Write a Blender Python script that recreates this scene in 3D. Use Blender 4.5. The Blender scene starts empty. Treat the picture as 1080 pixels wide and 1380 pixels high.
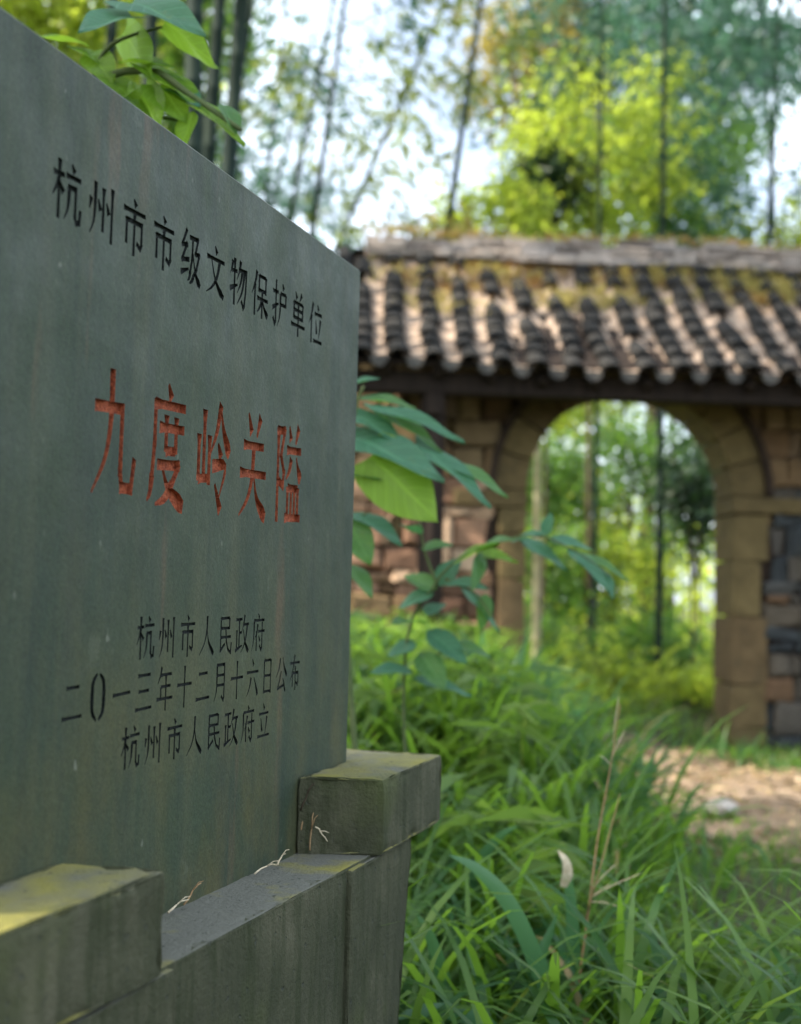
import bpy, bmesh, math, random
import numpy as np
from mathutils import Vector, Matrix, geometry

random.seed(7)
rng = np.random.default_rng(7)
SC = bpy.context.scene
COL = SC.collection
PI = math.pi

# ------------------------------------------------------------------ camera
HC = 0.85
FPX = 1700.0                       # focal length in pixels of the 1080 x 1380 photograph
PITCH = math.atan((808 - 690) / FPX)
ROLL = math.radians(1.5)
fwd = Vector((0, math.cos(PITCH), math.sin(PITCH)))
up0 = Vector((0, -math.sin(PITCH), math.cos(PITCH)))
rt0 = Vector((1, 0, 0))
CR = rt0 * math.cos(ROLL) + up0 * math.sin(ROLL)
CU = up0 * math.cos(ROLL) - rt0 * math.sin(ROLL)
CC = Vector((0, 0, HC))
cam = bpy.data.cameras.new('camera')
camo = bpy.data.objects.new('camera', cam)
COL.objects.link(camo)
camo.matrix_world = Matrix(((CR.x, CU.x, -fwd.x, 0), (CR.y, CU.y, -fwd.y, 0), (CR.z, CU.z, -fwd.z, HC), (0, 0, 0, 1)))
cam.sensor_fit = 'HORIZONTAL'
cam.sensor_width = 36.0
cam.lens = 36.0 * FPX / 1080
cam.clip_start = 0.05
cam.clip_end = 2000
cam.dof.use_dof = True
cam.dof.focus_distance = 1.52
cam.dof.aperture_fstop = 4.3
cam.dof.aperture_blades = 9
SC.camera = camo


def at(x, y, Y):
    """the real point that stands Y metres ahead, seen at pixel x, y of the photograph"""
    d = CR * ((x - 540) / FPX) + CU * (-(y - 690) / FPX) + fwd
    return CC + d * (Y / d.y)


# ------------------------------------------------------------------ sky, sun, exposure
SUN_DIR = Vector((-0.95, -0.24, 0)).normalized()
SUN_EL = math.radians(47)
SUN_DIR = Vector((SUN_DIR.x * math.cos(SUN_EL), SUN_DIR.y * math.cos(SUN_EL), math.sin(SUN_EL)))
world = bpy.data.worlds.new("World")
SC.world = world
world.use_nodes = True
wn = world.node_tree
bg = wn.nodes['Background']
sky = wn.nodes.new('ShaderNodeTexSky')
sky.sky_type = 'NISHITA'
sky.sun_disc = False
sky.sun_elevation = SUN_EL
sky.sun_rotation = math.atan2(SUN_DIR.x, SUN_DIR.y)
sky.air_density = 1.0
sky.dust_density = 5.0
sky.ozone_density = 1.0
# thin bright cloud over most of the sky
tcw = wn.nodes.new('ShaderNodeTexCoord'); mpw = wn.nodes.new('ShaderNodeMapping'); mpw.inputs['Scale'].default_value = (1, 1, 2.2)
nzw = wn.nodes.new('ShaderNodeTexNoise'); nzw.inputs['Scale'].default_value = 3.0; nzw.inputs['Detail'].default_value = 6
rpw = wn.nodes.new('ShaderNodeValToRGB'); rpw.color_ramp.elements[0].position = 0.36; rpw.color_ramp.elements[1].position = 0.60
rpw.color_ramp.elements[0].color = (0.15, 0.15, 0.15, 1); rpw.color_ramp.elements[1].color = (0.80, 0.80, 0.80, 1)
mxw = wn.nodes.new('ShaderNodeMix'); mxw.data_type = 'RGBA'; mxw.inputs[7].default_value = (7.4, 8.3, 9.2, 1)
wn.links.new(tcw.outputs['Generated'], mpw.inputs[0]); wn.links.new(mpw.outputs[0], nzw.inputs['Vector'])
wn.links.new(nzw.outputs['Fac'], rpw.inputs[0]); wn.links.new(rpw.outputs[0], mxw.inputs[0])
wn.links.new(sky.outputs[0], mxw.inputs[6]); wn.links.new(mxw.outputs[2], bg.inputs[0])
bg.inputs[1].default_value = 0.14
sun = bpy.data.lights.new('sun', 'SUN')
sun.energy = 5.0
sun.angle = math.radians(0.5)
sun.color = (1.0, 0.90, 0.76)
suno = bpy.data.objects.new('sun', sun)
suno.rotation_euler = SUN_DIR.to_track_quat('Z', 'Y').to_euler()
COL.objects.link(suno)
SC.view_settings.view_transform = 'Standard'
SC.view_settings.look = 'None'
SC.view_settings.gamma = 1
SC.view_settings.exposure = 1.6
SC.cycles.use_denoising = True
SC.cycles.max_bounces = 8
SC.cycles.transparent_max_bounces = 6
SC.cycles.sample_clamp_indirect = 6


# ------------------------------------------------------------------ helpers
def lnk(name, me, mat=None, parent=None):
    o = bpy.data.objects.new(name, me)
    COL.objects.link(o)
    if mat is not None and me is not None and not me.materials:
        me.materials.append(mat)
    if parent is not None:
        o.parent = parent
    return o


def tag(o, label=None, cat=None, group=None, kind=None):
    if label: o['label'] = label
    if cat: o['category'] = cat
    if group: o['group'] = group
    if kind: o['kind'] = kind
    return o


def thing(name, label, cat, loc=(0, 0, 0), rz=0.0, group=None):
    o = lnk(name, None)
    o.location = loc
    o.rotation_euler = (0, 0, rz)
    o.empty_display_size = 0.1
    return tag(o, label, cat, group)


class MB:
    """collects vertices and faces for one mesh"""
    def __init__(s):
        s.v, s.f, s.n = [], [], 0

    def add(s, v, f):
        v = np.asarray(v, float)
        s.v.append(v)
        s.f += [[i + s.n for i in q] for q in f]
        s.n += len(v)

    def box(s, x0, x1, y0, y1, z0, z1, j=0.0):
        v = np.array([(x, y, z) for z in (z0, z1) for y in (y0, y1) for x in (x0, x1)], float)
        if j: v = v + rng.uniform(-j, j, v.shape)
        s.add(v, [(0, 2, 3, 1), (4, 5, 7, 6), (0, 1, 5, 4), (2, 6, 7, 3), (0, 4, 6, 2), (1, 3, 7, 5)])

    def tube(s, pts, rad, seg=8, cap=True):
        pts = [Vector(p) for p in pts]
        n = len(pts)
        if not hasattr(rad, '__len__'): rad = [rad] * n
        V = []
        ref = Vector((0.31, 0.87, 0.2)).normalized()
        for i, p in enumerate(pts):
            d = (pts[min(i + 1, n - 1)] - pts[max(i - 1, 0)]).normalized()
            a = d.cross(ref)
            if a.length < 1e-3: a = d.cross(Vector((1, 0, 0)))
            a.normalize(); b = d.cross(a)
            for k in range(seg):
                t = 2 * PI * k / seg
                V.append(p + (a * math.cos(t) + b * math.sin(t)) * rad[i])
        F = [(i * seg + k, i * seg + (k + 1) % seg, (i + 1) * seg + (k + 1) % seg, (i + 1) * seg + k)
             for i in range(n - 1) for k in range(seg)]
        if cap:
            F += [tuple(range(seg))[::-1], tuple((n - 1) * seg + k for k in range(seg))]
        s.add([tuple(v) for v in V], F)

    def mesh(s, name, smooth=False):
        me = bpy.data.meshes.new(name)
        me.from_pydata(np.concatenate(s.v) if s.v else [], [], s.f)
        me.validate(); me.update()
        if smooth: me.polygons.foreach_set('use_smooth', [True] * len(me.polygons))
        return me

    def build(s, name, mat, parent=None, smooth=False, bevel=0.0):
        me = s.mesh(name, smooth)
        if bevel:
            bm = bmesh.new(); bm.from_mesh(me)
            bmesh.ops.bevel(bm, geom=[e for e in bm.edges if e.calc_face_angle(0) > 0.5], offset=bevel, segments=2, affect='EDGES', profile=0.6)
            bm.to_mesh(me); bm.free()
        return lnk(name, me, mat, parent)


def arr_mesh(name, V, F, smooth=False):
    me = bpy.data.meshes.new(name)
    V = np.asarray(V, np.float32).reshape(-1, 3)
    F = np.asarray(F, np.int32)
    m, k = F.shape
    me.vertices.add(len(V)); me.vertices.foreach_set('co', V.ravel())
    me.loops.add(m * k); me.loops.foreach_set('vertex_index', F.ravel())
    me.polygons.add(m)
    me.polygons.foreach_set('loop_start', np.arange(0, m * k, k, dtype=np.int32))
    me.polygons.foreach_set('loop_total', np.full(m, k, np.int32))
    if smooth: me.polygons.foreach_set('use_smooth', np.ones(m, bool))
    me.update(calc_edges=True)
    return me


def unit(a):
    return a / np.maximum(np.linalg.norm(a, axis=-1, keepdims=True), 1e-9)


# ------------------------------------------------------------------ materials
class NT:
    def __init__(s, name):
        s.m = bpy.data.materials.new(name); s.m.use_nodes = True
        s.t = s.m.node_tree; s.b = s.t.nodes['Principled BSDF']; s.out = s.t.nodes['Material Output']

    def n(s, typ, **kw):
        nd = s.t.nodes.new(typ)
        for k, v in kw.items():
            if k.startswith('i_'):
                nd.inputs[int(k[2:]) if k[2:].isdigit() else k[2:]].default_value = v
            else: setattr(nd, k, v)
        return nd

    def l(s, a, b): s.t.links.new(a, b)

    def coord(s, scale=(1, 1, 1), obj=True):
        tc = s.n('ShaderNodeTexCoord'); mp = s.n('ShaderNodeMapping')
        mp.inputs['Scale'].default_value = scale
        s.l(tc.outputs['Object'], mp.inputs[0]); return mp.outputs[0]

    def noise(s, sc, det=6, rough=0.6, vec=None, out='Fac'):
        nd = s.n('ShaderNodeTexNoise'); nd.inputs['Scale'].default_value = sc
        nd.inputs['Detail'].default_value = det; nd.inputs['Roughness'].default_value = rough
        if vec is not None: s.l(vec, nd.inputs['Vector'])
        return nd.outputs[out]

    def ramp(s, fac, stops):
        r = s.n('ShaderNodeValToRGB'); e = r.color_ramp.elements
        while len(e) < len(stops): e.new(0.5)
        for k, (p, c) in enumerate(stops):
            e[k].position = p; e[k].color = (*c, 1) if len(c) == 3 else c
        s.l(fac, r.inputs[0]); return r.outputs[0]

    def mix(s, fac, a, b, mode='MIX'):
        m = s.n('ShaderNodeMix', data_type='RGBA', blend_type=mode)
        for sock, v in ((m.inputs[0], fac), (m.inputs[6], a), (m.inputs[7], b)):
            if isinstance(v, (int, float)): sock.default_value = v
            elif isinstance(v, tuple): sock.default_value = (*v, 1) if len(v) == 3 else v
            else: s.l(v, sock)
        return m.outputs[2]

    def math(s, op, a, b=0.5):
        m = s.n('ShaderNodeMath', operation=op)
        for sock, v in ((m.inputs[0], a), (m.inputs[1], b)):
            if isinstance(v, (int, float)): sock.default_value = v
            else: s.l(v, sock)
        return m.outputs[0]

    def bump(s, h, strength=0.3, dist=0.01):
        b = s.n('ShaderNodeBump'); b.inputs['Strength'].default_value = strength
        b.inputs['Distance'].default_value = dist
        s.l(h, b.inputs['Height']); s.l(b.outputs[0], s.b.inputs['Normal'])

    def fin(s, col, rough=0.85, spec=0.3):
        if isinstance(col, tuple): s.b.inputs['Base Color'].default_value = (*col, 1)
        else: s.l(col, s.b.inputs['Base Color'])
        if isinstance(rough, (int, float)): s.b.inputs['Roughness'].default_value = rough
        else: s.l(rough, s.b.inputs['Roughness'])
        s.b.inputs['Specular IOR Level'].default_value = spec
        return s.m


W3 = lambda v: (v, v, v)


def mat_slab():
    t = NT('grey_green_slab')
    base = t.ramp(t.noise(2.2, 4, vec=t.coord((1, 1, 0.8))), [(0.3, (0.0155, 0.029, 0.0170)), (0.7, (0.032, 0.047, 0.0235))])
    fine = t.noise(160, 3, 0.7, t.coord())
    base = t.mix(0.30, base, t.ramp(fine, [(0.3, W3(0.25)), (0.7, W3(0.75))]), 'OVERLAY')
    streak = t.ramp(t.noise(7, 5, 0.65, t.coord((3.2, 3.2, 0.22))), [(0.44, W3(0)), (0.70, W3(1))])
    base = t.mix(t.math('MULTIPLY', streak, 0.50), base, (0.058, 0.062, 0.032))
    dk = t.ramp(t.noise(9, 5, 0.6, t.coord((2.5, 2.5, 0.3))), [(0.50, W3(0)), (0.75, W3(1))])
    base = t.mix(t.math('MULTIPLY', dk, 0.6), base, (0.009, 0.018, 0.016))
    # rusty stains low on the stone
    sx = t.n('ShaderNodeSeparateXYZ'); t.l(t.coord(), sx.inputs[0])
    low = t.ramp(sx.outputs[2], [(0.50, W3(1)), (1.0, W3(0))])
    st = t.ramp(t.noise(6, 5, 0.6, t.coord((1.6, 1.6, 0.6))), [(0.45, W3(0)), (0.72, W3(1))])
    base = t.mix(t.math('MULTIPLY', t.math('MULTIPLY', low, st), 0.75), base, (0.080, 0.066, 0.018))
    rust = t.ramp(t.noise(8, 4, 0.5, t.coord((2.0, 2.0, 0.25))), [(0.62, W3(0)), (0.74, W3(1))])
    base = t.mix(t.math('MULTIPLY', rust, 0.6), base, (0.115, 0.060, 0.030))
    vo = t.n('ShaderNodeTexVoronoi'); vo.inputs['Scale'].default_value = 420; t.l(t.coord(), vo.inputs['Vector'])
    base = t.mix(0.30, base, t.ramp(vo.outputs['Color'], [(0.2, W3(0.22)), (0.8, W3(0.78))]), 'OVERLAY')
    lic = t.ramp(t.noise(20, 6, 0.75, t.coord((1, 1, 0.8))), [(0.60, W3(0)), (0.66, W3(1))])
    base = t.mix(t.math('MULTIPLY', lic, 0.22), base, (0.11, 0.125, 0.085))
    specks = t.ramp(t.noise(45, 2, 0.4, t.coord((1, 1, 0.7))), [(0.73, W3(0)), (0.78, W3(1))])
    base = t.mix(t.math('MULTIPLY', specks, 0.5), base, (0.17, 0.18, 0.14))
    t.bump(t.math('ADD', t.math('MULTIPLY', fine, 0.6), t.noise(28, 4, 0.6, t.coord())), 0.22, 0.004)
    r = t.ramp(t.noise(12, 4), [(0.3, W3(0.5)), (0.7, W3(0.72))])
    return t.fin(base, r, 0.35)


def mat_pedestal(name, mlo, mhi):
    t = NT(name)
    c = t.ramp(t.noise(5, 8, 0.7, t.coord((1, 1, 0.7))), [(0.25, (0.024, 0.028, 0.016)), (0.5, (0.050, 0.052, 0.030)), (0.75, (0.110, 0.103, 0.068))])
    streak = t.ramp(t.noise(16, 6, 0.7, t.coord((3, 3, 0.25))), [(0.46, W3(0)), (0.66, W3(1))])
    c = t.mix(t.math('MULTIPLY', streak, 0.7), c, (0.019, 0.026, 0.009))
    g = t.n('ShaderNodeNewGeometry'); sx = t.n('ShaderNodeSeparateXYZ'); t.l(g.outputs['True Normal'], sx.inputs[0])
    mossm = t.ramp(t.noise(7, 5, 0.6, t.coord()), [(mlo, W3(0)), (mhi, W3(1))])
    upf = t.ramp(sx.outputs[2], [(0.80, W3(0)), (0.95, W3(1))])
    c = t.mix(t.math('MULTIPLY', upf, 0.8), c, (0.125, 0.125, 0.105))
    c = t.mix(t.math('MULTIPLY', upf, t.math('MULTIPLY', mossm, 0.8)), c, (0.20, 0.18, 0.032))
    m2 = t.ramp(t.noise(3, 5, 0.6, t.coord()), [(0.5, W3(0)), (0.7, W3(1))])
    c = t.mix(t.math('MULTIPLY', m2, 0.55), c, (0.070, 0.088, 0.022))
    pit = t.ramp(t.noise(90, 3, 0.6, t.coord()), [(0.27, W3(0)), (0.36, W3(1))])
    c = t.mix(t.math('SUBTRACT', 1.0, pit), c, (0.04, 0.045, 0.035))
    t.bump(t.math('ADD', t.noise(120, 4, 0.7, t.coord()), t.math('MULTIPLY', pit, 0.6)), 0.6, 0.006)
    return t.fin(c, 0.9, 0.2)


def mat_paint(name, a, b, sc=220):
    t = NT(name)
    t.fin(t.ramp(t.noise(sc, 4, 0.7, t.coord()), [(0.3, a), (0.7, b)]), 0.75, 0.2)
    t.bump(t.noise(300, 3, 0.7, t.coord()), 0.8, 0.004)
    return t.m


def mat_leaf(name, a, b, trans, tw=0.45, rough=0.5, spec=0.35, hue_noise=None, straw=False, veins=False):
    t = NT(name)
    g = t.n('ShaderNodeNewGeometry')
    c = t.ramp(g.outputs['Random Per Island'], [(0.0, a), (1.0, b)])
    if hue_noise:
        c = t.mix(t.ramp(t.noise(hue_noise[0], 3, 0.5, t.coord()), [(0.42, W3(0)), (0.62, W3(1))]), c, hue_noise[1])
    if straw:                                                        # a few dead blades
        c = t.mix(t.ramp(t.math('FRACT', t.math('MULTIPLY', g.outputs['Random Per Island'], 37.0)), [(0.97, W3(0)), (0.98, W3(1))]), c, (0.26, 0.19, 0.085))
    if veins:
        at_ = t.n('ShaderNodeAttribute'); at_.attribute_name = 'leafco'
        sp = t.n('ShaderNodeSeparateXYZ'); t.l(at_.outputs['Vector'], sp.inputs[0])
        aq = t.math('ABSOLUTE', sp.outputs[1], 0)
        mid = t.ramp(aq, [(0.03, W3(1)), (0.09, W3(0))])
        fr = t.math('FRACT', t.math('SUBTRACT', t.math('MULTIPLY', sp.outputs[0], 7.0), t.math('MULTIPLY', aq, 1.6)), 0)
        sv = t.ramp(t.math('ABSOLUTE', t.math('SUBTRACT', fr, 0.5), 0), [(0.03, W3(1)), (0.10, W3(0))])
        vv = t.math('MAXIMUM', mid, t.math('MULTIPLY', sv, 0.6))
        c = t.mix(t.math('MULTIPLY', vv, 0.45), c, tuple(min(1, q * 2.2 + 0.02) for q in b))
        blot = t.ramp(t.noise(60, 4, 0.6, t.coord()), [(0.60, W3(0)), (0.75, W3(1))])
        c = t.mix(t.math('MULTIPLY', blot, 0.35), c, (0.16, 0.15, 0.03))
        t.bump(vv, 0.5, -0.004)
    t.fin(c, rough, spec)
    tr = t.n('ShaderNodeBsdfTranslucent')
    tc = t.mix(1.0, c, trans, 'MULTIPLY') if False else t.mix(0.75, c, trans)
    t.l(tc, tr.inputs[0])
    mx = t.n('ShaderNodeMixShader'); mx.inputs[0].default_value = tw
    t.l(t.b.outputs[0], mx.inputs[1]); t.l(tr.outputs[0], mx.inputs[2]); t.l(mx.outputs[0], t.out.inputs[0])
    return t.m


def mat_stone(name, stops, bumpsc=18):
    t = NT(name)
    g = t.n('ShaderNodeNewGeometry')
    c = t.ramp(g.outputs['Random Per Island'], stops)
    n1 = t.noise(9, 6, 0.65, t.coord())
    c = t.mix(0.55, c, t.ramp(n1, [(0.25, W3(0.2)), (0.75, W3(0.8))]), 'OVERLAY')
    lich = t.ramp(t.noise(5, 5, 0.7, t.coord()), [(0.55, W3(0)), (0.72, W3(1))])
    c = t.mix(t.math('MULTIPLY', lich, 0.5), c, (0.050, 0.042, 0.026))
    t.bump(t.noise(bumpsc, 6, 0.65, t.coord()), 0.8, 0.03)
    return t.fin(c, 0.9, 0.2)


def mat_simple(name, a, b, sc=8, rough=0.85, coord=(1, 1, 1), bump=0.4, bd=0.01):
    t = NT(name)
    n = t.noise(sc, 6, 0.65, t.coord(coord))
    t.bump(n, bump, bd)
    return t.fin(t.ramp(n, [(0.3, a), (0.7, b)]), rough, 0.12)


M = {}
M['slab'] = mat_slab()
M['ped'] = mat_pedestal('stained_concrete', 0.54, 0.68)
M['cap'] = mat_pedestal('mossy_cap_concrete', 0.36, 0.56)
M['black'] = mat_paint('black_letter_paint', (0.006, 0.008, 0.008), (0.016, 0.020, 0.018))
M['red'] = mat_paint('red_letter_paint', (0.11, 0.020, 0.010), (0.40, 0.105, 0.045), 170)  # lighter red blotches put highlights into the paint colour
M['wall'] = mat_stone('wall_stone', [(0.0, (0.085, 0.050, 0.030)), (0.3, (0.15, 0.092, 0.048)), (0.55, (0.135, 0.100, 0.048)), (0.8, (0.20, 0.135, 0.080)), (1.0, (0.06, 0.052, 0.045))])
M['rubble'] = mat_stone('dark_rubble', [(0.0, (0.024, 0.027, 0.030)), (0.4, (0.042, 0.048, 0.050)), (0.7, (0.075, 0.067, 0.057)), (1.0, (0.092, 0.075, 0.055))])
M['pink'] = mat_stone('pink_rubble', [(0.0, (0.10, 0.055, 0.035)), (0.4, (0.26, 0.15, 0.095)), (0.8, (0.40, 0.25, 0.16)), (1.0, (0.46, 0.33, 0.22))])
M['dressed'] = mat_stone('dressed_stone', [(0.0, (0.078, 0.054, 0.026)), (0.5, (0.125, 0.094, 0.040)), (1.0, (0.105, 0.068, 0.036))])
M['mortar'] = mat_simple('wall_core', (0.018, 0.013, 0.010), (0.05, 0.034, 0.024), 14)
M['tile'] = mat_simple('dark_clay_tile', (0.010, 0.011, 0.012), (0.042, 0.040, 0.037), 9)
M['pan'] = mat_simple('littered_pan_tile', (0.17, 0.125, 0.095), (0.36, 0.28, 0.215), 11, bump=0.8, bd=0.03)
M['drip'] = mat_simple('grey_drip_tile', (0.03, 0.029, 0.027), (0.10, 0.094, 0.085), 16)
M['ridge'] = mat_stone('ridge_tile', [(0.0, (0.16, 0.135, 0.12)), (0.5, (0.34, 0.285, 0.24)), (1.0, (0.24, 0.22, 0.21))])
M['wood'] = mat_simple('old_dark_wood', (0.010, 0.008, 0.007), (0.030, 0.021, 0.016), 12, coord=(3, 3, 0.4))
M['culm'] = mat_simple('bamboo_culm', (0.006, 0.015, 0.014), (0.018, 0.030, 0.020), 5, 0.8, (1, 1, 0.5), 0.1)
M['culm_pale'] = mat_simple('pale_culm', (0.30, 0.27, 0.15), (0.46, 0.42, 0.26), 5, 0.6, (1, 1, 0.5), 0.1)
M['bark'] = mat_simple('bark', (0.03, 0.022, 0.016), (0.09, 0.065, 0.045), 14, coord=(2, 2, 0.5), bump=0.8)
M['bamboo'] = mat_leaf('shaded_bamboo_leaf', (0.018, 0.058, 0.055), (0.050, 0.110, 0.060), (0.08, 0.20, 0.10), 0.4)  # blue-teal tint of shade put into the leaf colour
M['bamboo_y'] = mat_leaf('sunny_bamboo_leaf', (0.07, 0.12, 0.03), (0.15, 0.17, 0.035), (0.26, 0.33, 0.05), 0.45)  # yellower twin of the bamboo leaf, sunlight put into its colour
M['tree_y'] = mat_leaf('yellow_green_leaf', (0.075, 0.140, 0.020), (0.22, 0.26, 0.035), (0.62, 0.76, 0.08), 0.58)
M['tree_o'] = mat_leaf('ochre_leaf', (0.11, 0.11, 0.03), (0.22, 0.17, 0.04), (0.38, 0.32, 0.06), 0.45)
M['tree_g'] = mat_leaf('mid_green_leaf', (0.028, 0.080, 0.022), (0.075, 0.15, 0.03), (0.22, 0.42, 0.05), 0.48)
M['tree_d'] = mat_leaf('dark_green_leaf', (0.012, 0.035, 0.016), (0.03, 0.065, 0.022), (0.04, 0.09, 0.02), 0.25)
M['tree_b'] = mat_leaf('blue_green_leaf', (0.025, 0.085, 0.085), (0.06, 0.135, 0.085), (0.12, 0.30, 0.16), 0.45)
M['grass'] = mat_leaf('grass_blade', (0.016, 0.062, 0.014), (0.115, 0.195, 0.028), (0.24, 0.44, 0.035), 0.45, 0.42, 0.28, (1.1, (0.020, 0.088, 0.030)), True)
M['blade'] = mat_leaf('broad_blade', (0.04, 0.12, 0.06), (0.06, 0.15, 0.06), (0.12, 0.28, 0.06), 0.35, 0.4, 0.45)
M['moss'] = mat_leaf('roof_moss', (0.24, 0.21, 0.07), (0.42, 0.35, 0.13), (0.50, 0.44, 0.13), 0.4)
M['moss_o'] = mat_leaf('dry_roof_moss', (0.24, 0.13, 0.05), (0.34, 0.21, 0.09), (0.36, 0.22, 0.07), 0.3)
M['leaf_teal'] = mat_leaf('teal_leaf', (0.028, 0.105, 0.062), (0.045, 0.135, 0.072), (0.10, 0.28, 0.07), 0.35, 0.5, 0.3, veins=True)
M['leaf_lime'] = mat_leaf('lime_leaf', (0.09, 0.20, 0.018), (0.14, 0.25, 0.025), (0.28, 0.46, 0.03), 0.55, 0.45, 0.3, veins=True)
M['leaf_mid'] = mat_leaf('green_leaf', (0.035, 0.11, 0.03), (0.06, 0.15, 0.04), (0.16, 0.34, 0.04), 0.45, 0.45, 0.4, veins=True)
M['weed'] = mat_leaf('weed_leaf', (0.04, 0.10, 0.02), (0.11, 0.17, 0.035), (0.24, 0.40, 0.05), 0.45)
M['litter'] = mat_leaf('fallen_leaf', (0.10, 0.07, 0.04), (0.34, 0.25, 0.14), (0.25, 0.18, 0.08), 0.15)
M['stem'] = mat_simple('green_stem', (0.05, 0.08, 0.03), (0.10, 0.12, 0.05), 20)
M['dry'] = mat_simple('dry_stalk', (0.20, 0.12, 0.06), (0.36, 0.24, 0.13), 60)
M['straw'] = mat_simple('pale_straw', (0.42, 0.34, 0.22), (0.60, 0.52, 0.38), 60)
M['rock'] = mat_simple('grey_rock', (0.20, 0.18, 0.16), (0.36, 0.33, 0.29), 12, bump=0.7, bd=0.02)


def mat_ground(name, a, b, c):
    t = NT(name)
    n1 = t.noise(1.6, 8, 0.7, t.coord()); n2 = t.noise(40, 5, 0.7, t.coord())
    col = t.ramp(n1, [(0.3, a), (0.52, b), (0.72, c)])
    col = t.mix(0.5, col, t.ramp(n2, [(0.3, W3(0.2)), (0.7, W3(0.8))]), 'OVERLAY')
    t.bump(t.math('ADD', n2, n1), 0.8, 0.03)
    return t.fin(col, 0.95, 0.1)


M['ground'] = mat_ground('soil', (0.035, 0.045, 0.018), (0.055, 0.06, 0.028), (0.10, 0.08, 0.05))
M['path'] = mat_ground('dirt_path', (0.11, 0.085, 0.052), (0.21, 0.155, 0.108), (0.31, 0.24, 0.17))


# ------------------------------------------------------------------ ground and path
def sm(t):
    t = np.clip(t, 0, 1); return t * t * (3 - 2 * t)


def gh(x, y):
    x = np.asarray(x, float); y = np.asarray(y, float)
    b = 0.34 * sm((1.05 - x) / 0.9) * sm((y - 2.4) / 2.2) * sm((11 - y) / 2.5) * sm((x + 9) / 4)
    lump = 0.02 * np.sin(x * 2.3 + y * 1.7) + 0.015 * np.sin(x * 5.1 - y * 4.3)
    far = 0.5 * sm((np.hypot(x, y) - 25) / 40)
    return b + lump - 0.02 + far


def grid_coords(lo, hi, core, step, n_out):
    a = np.arange(core[0], core[1] + 1e-6, step)
    l = core[0] - (core[0] - lo) * (np.linspace(1, 0, n_out, endpoint=False) ** 2.4)
    h = core[1] + (hi - core[1]) * (np.linspace(0, 1, n_out + 1)[1:] ** 2.4)
    return np.concatenate([l, a, h])


xs = grid_coords(-600, 600, (-5, 6), 0.12, 16)
ys = grid_coords(-600, 600, (-1, 14), 0.12, 16)
XX, YY = np.meshgrid(xs, ys)
V = np.stack([XX, YY, gh(XX, YY)], -1).reshape(-1, 3)
nx, ny = len(xs), len(ys)
ii = (np.arange(ny - 1)[:, None] * nx + np.arange(nx - 1)[None]).ravel()
F = np.stack([ii, ii + 1, ii + nx + 1, ii + nx], -1)
tag(lnk('ground', arr_mesh('ground', V, F, True), M['ground']), kind='structure')

PATH = [(1.50, 8.6), (1.48, 7.6), (1.50, 6.8), (1.66, 6.0), (1.95, 5.4), (2.6, 4.9), (4.3, 4.4)]
PATHW = [0.20, 0.36, 0.62, 0.82, 0.92, 0.85, 0.7]


def path_pts(n=90):
    P = np.array(PATH); t = np.linspace(0, len(P) - 1, n)
    k = np.arange(len(P))
    return np.stack([np.interp(t, k, P[:, 0]), np.interp(t, k, P[:, 1])], -1), np.interp(t, k, PATHW)


pp, pw = path_pts()
for _ in range(6):
    pp[1:-1] = (pp[:-2] + pp[1:-1] * 2 + pp[2:]) / 4
tang = unit(np.gradient(pp, axis=0)); nor = np.stack([-tang[:, 1], tang[:, 0]], -1)
V = []
for i in range(len(pp)):
    wl = pw[i] * (1 + 0.18 * math.sin(i * 0.7) + 0.1 * math.sin(i * 1.9)); wr = pw[i] * (1 + 0.18 * math.sin(i * 0.9 + 2) + 0.1 * math.sin(i * 2.3))
    for s in np.linspace(-1, 1, 11):
        q = pp[i] + nor[i] * s * (wl if s > 0 else wr)
        V.append((q[0], q[1], float(gh(q[0], q[1])) + 0.012 - 0.006 * abs(s)))
F = [(i * 11 + k, i * 11 + k + 1, (i + 1) * 11 + k + 1, (i + 1) * 11 + k) for i in range(len(pp) - 1) for k in range(10)]
tag(lnk('path', arr_mesh('path', V, F, True), M['path']), kind='structure')


def path_dist(x, y):
    d = np.full(np.shape(x), 9.0)
    for i in range(len(pp)):
        d = np.minimum(d, np.hypot(x - pp[i, 0], y - pp[i, 1]) / pw[i])
    return d


# ------------------------------------------------------------------ the inscribed monument
UD = Vector((0.31885, 0.94780, 0)); ND = Vector((0.94780, -0.31885, 0))
P0 = Vector((-0.32192, 1.17678, 0))
# local frame: x along the slab, y towards its back (-ND), z up
mon = thing('stone_monument', 'grey-green inscribed stone tablet set in a low mossy concrete pedestal', 'monument', P0, math.atan2(UD.y, UD.x))
# local y axis after that rotation is (-UD.y, UD.x) = -ND: front offsets are negative y

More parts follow.
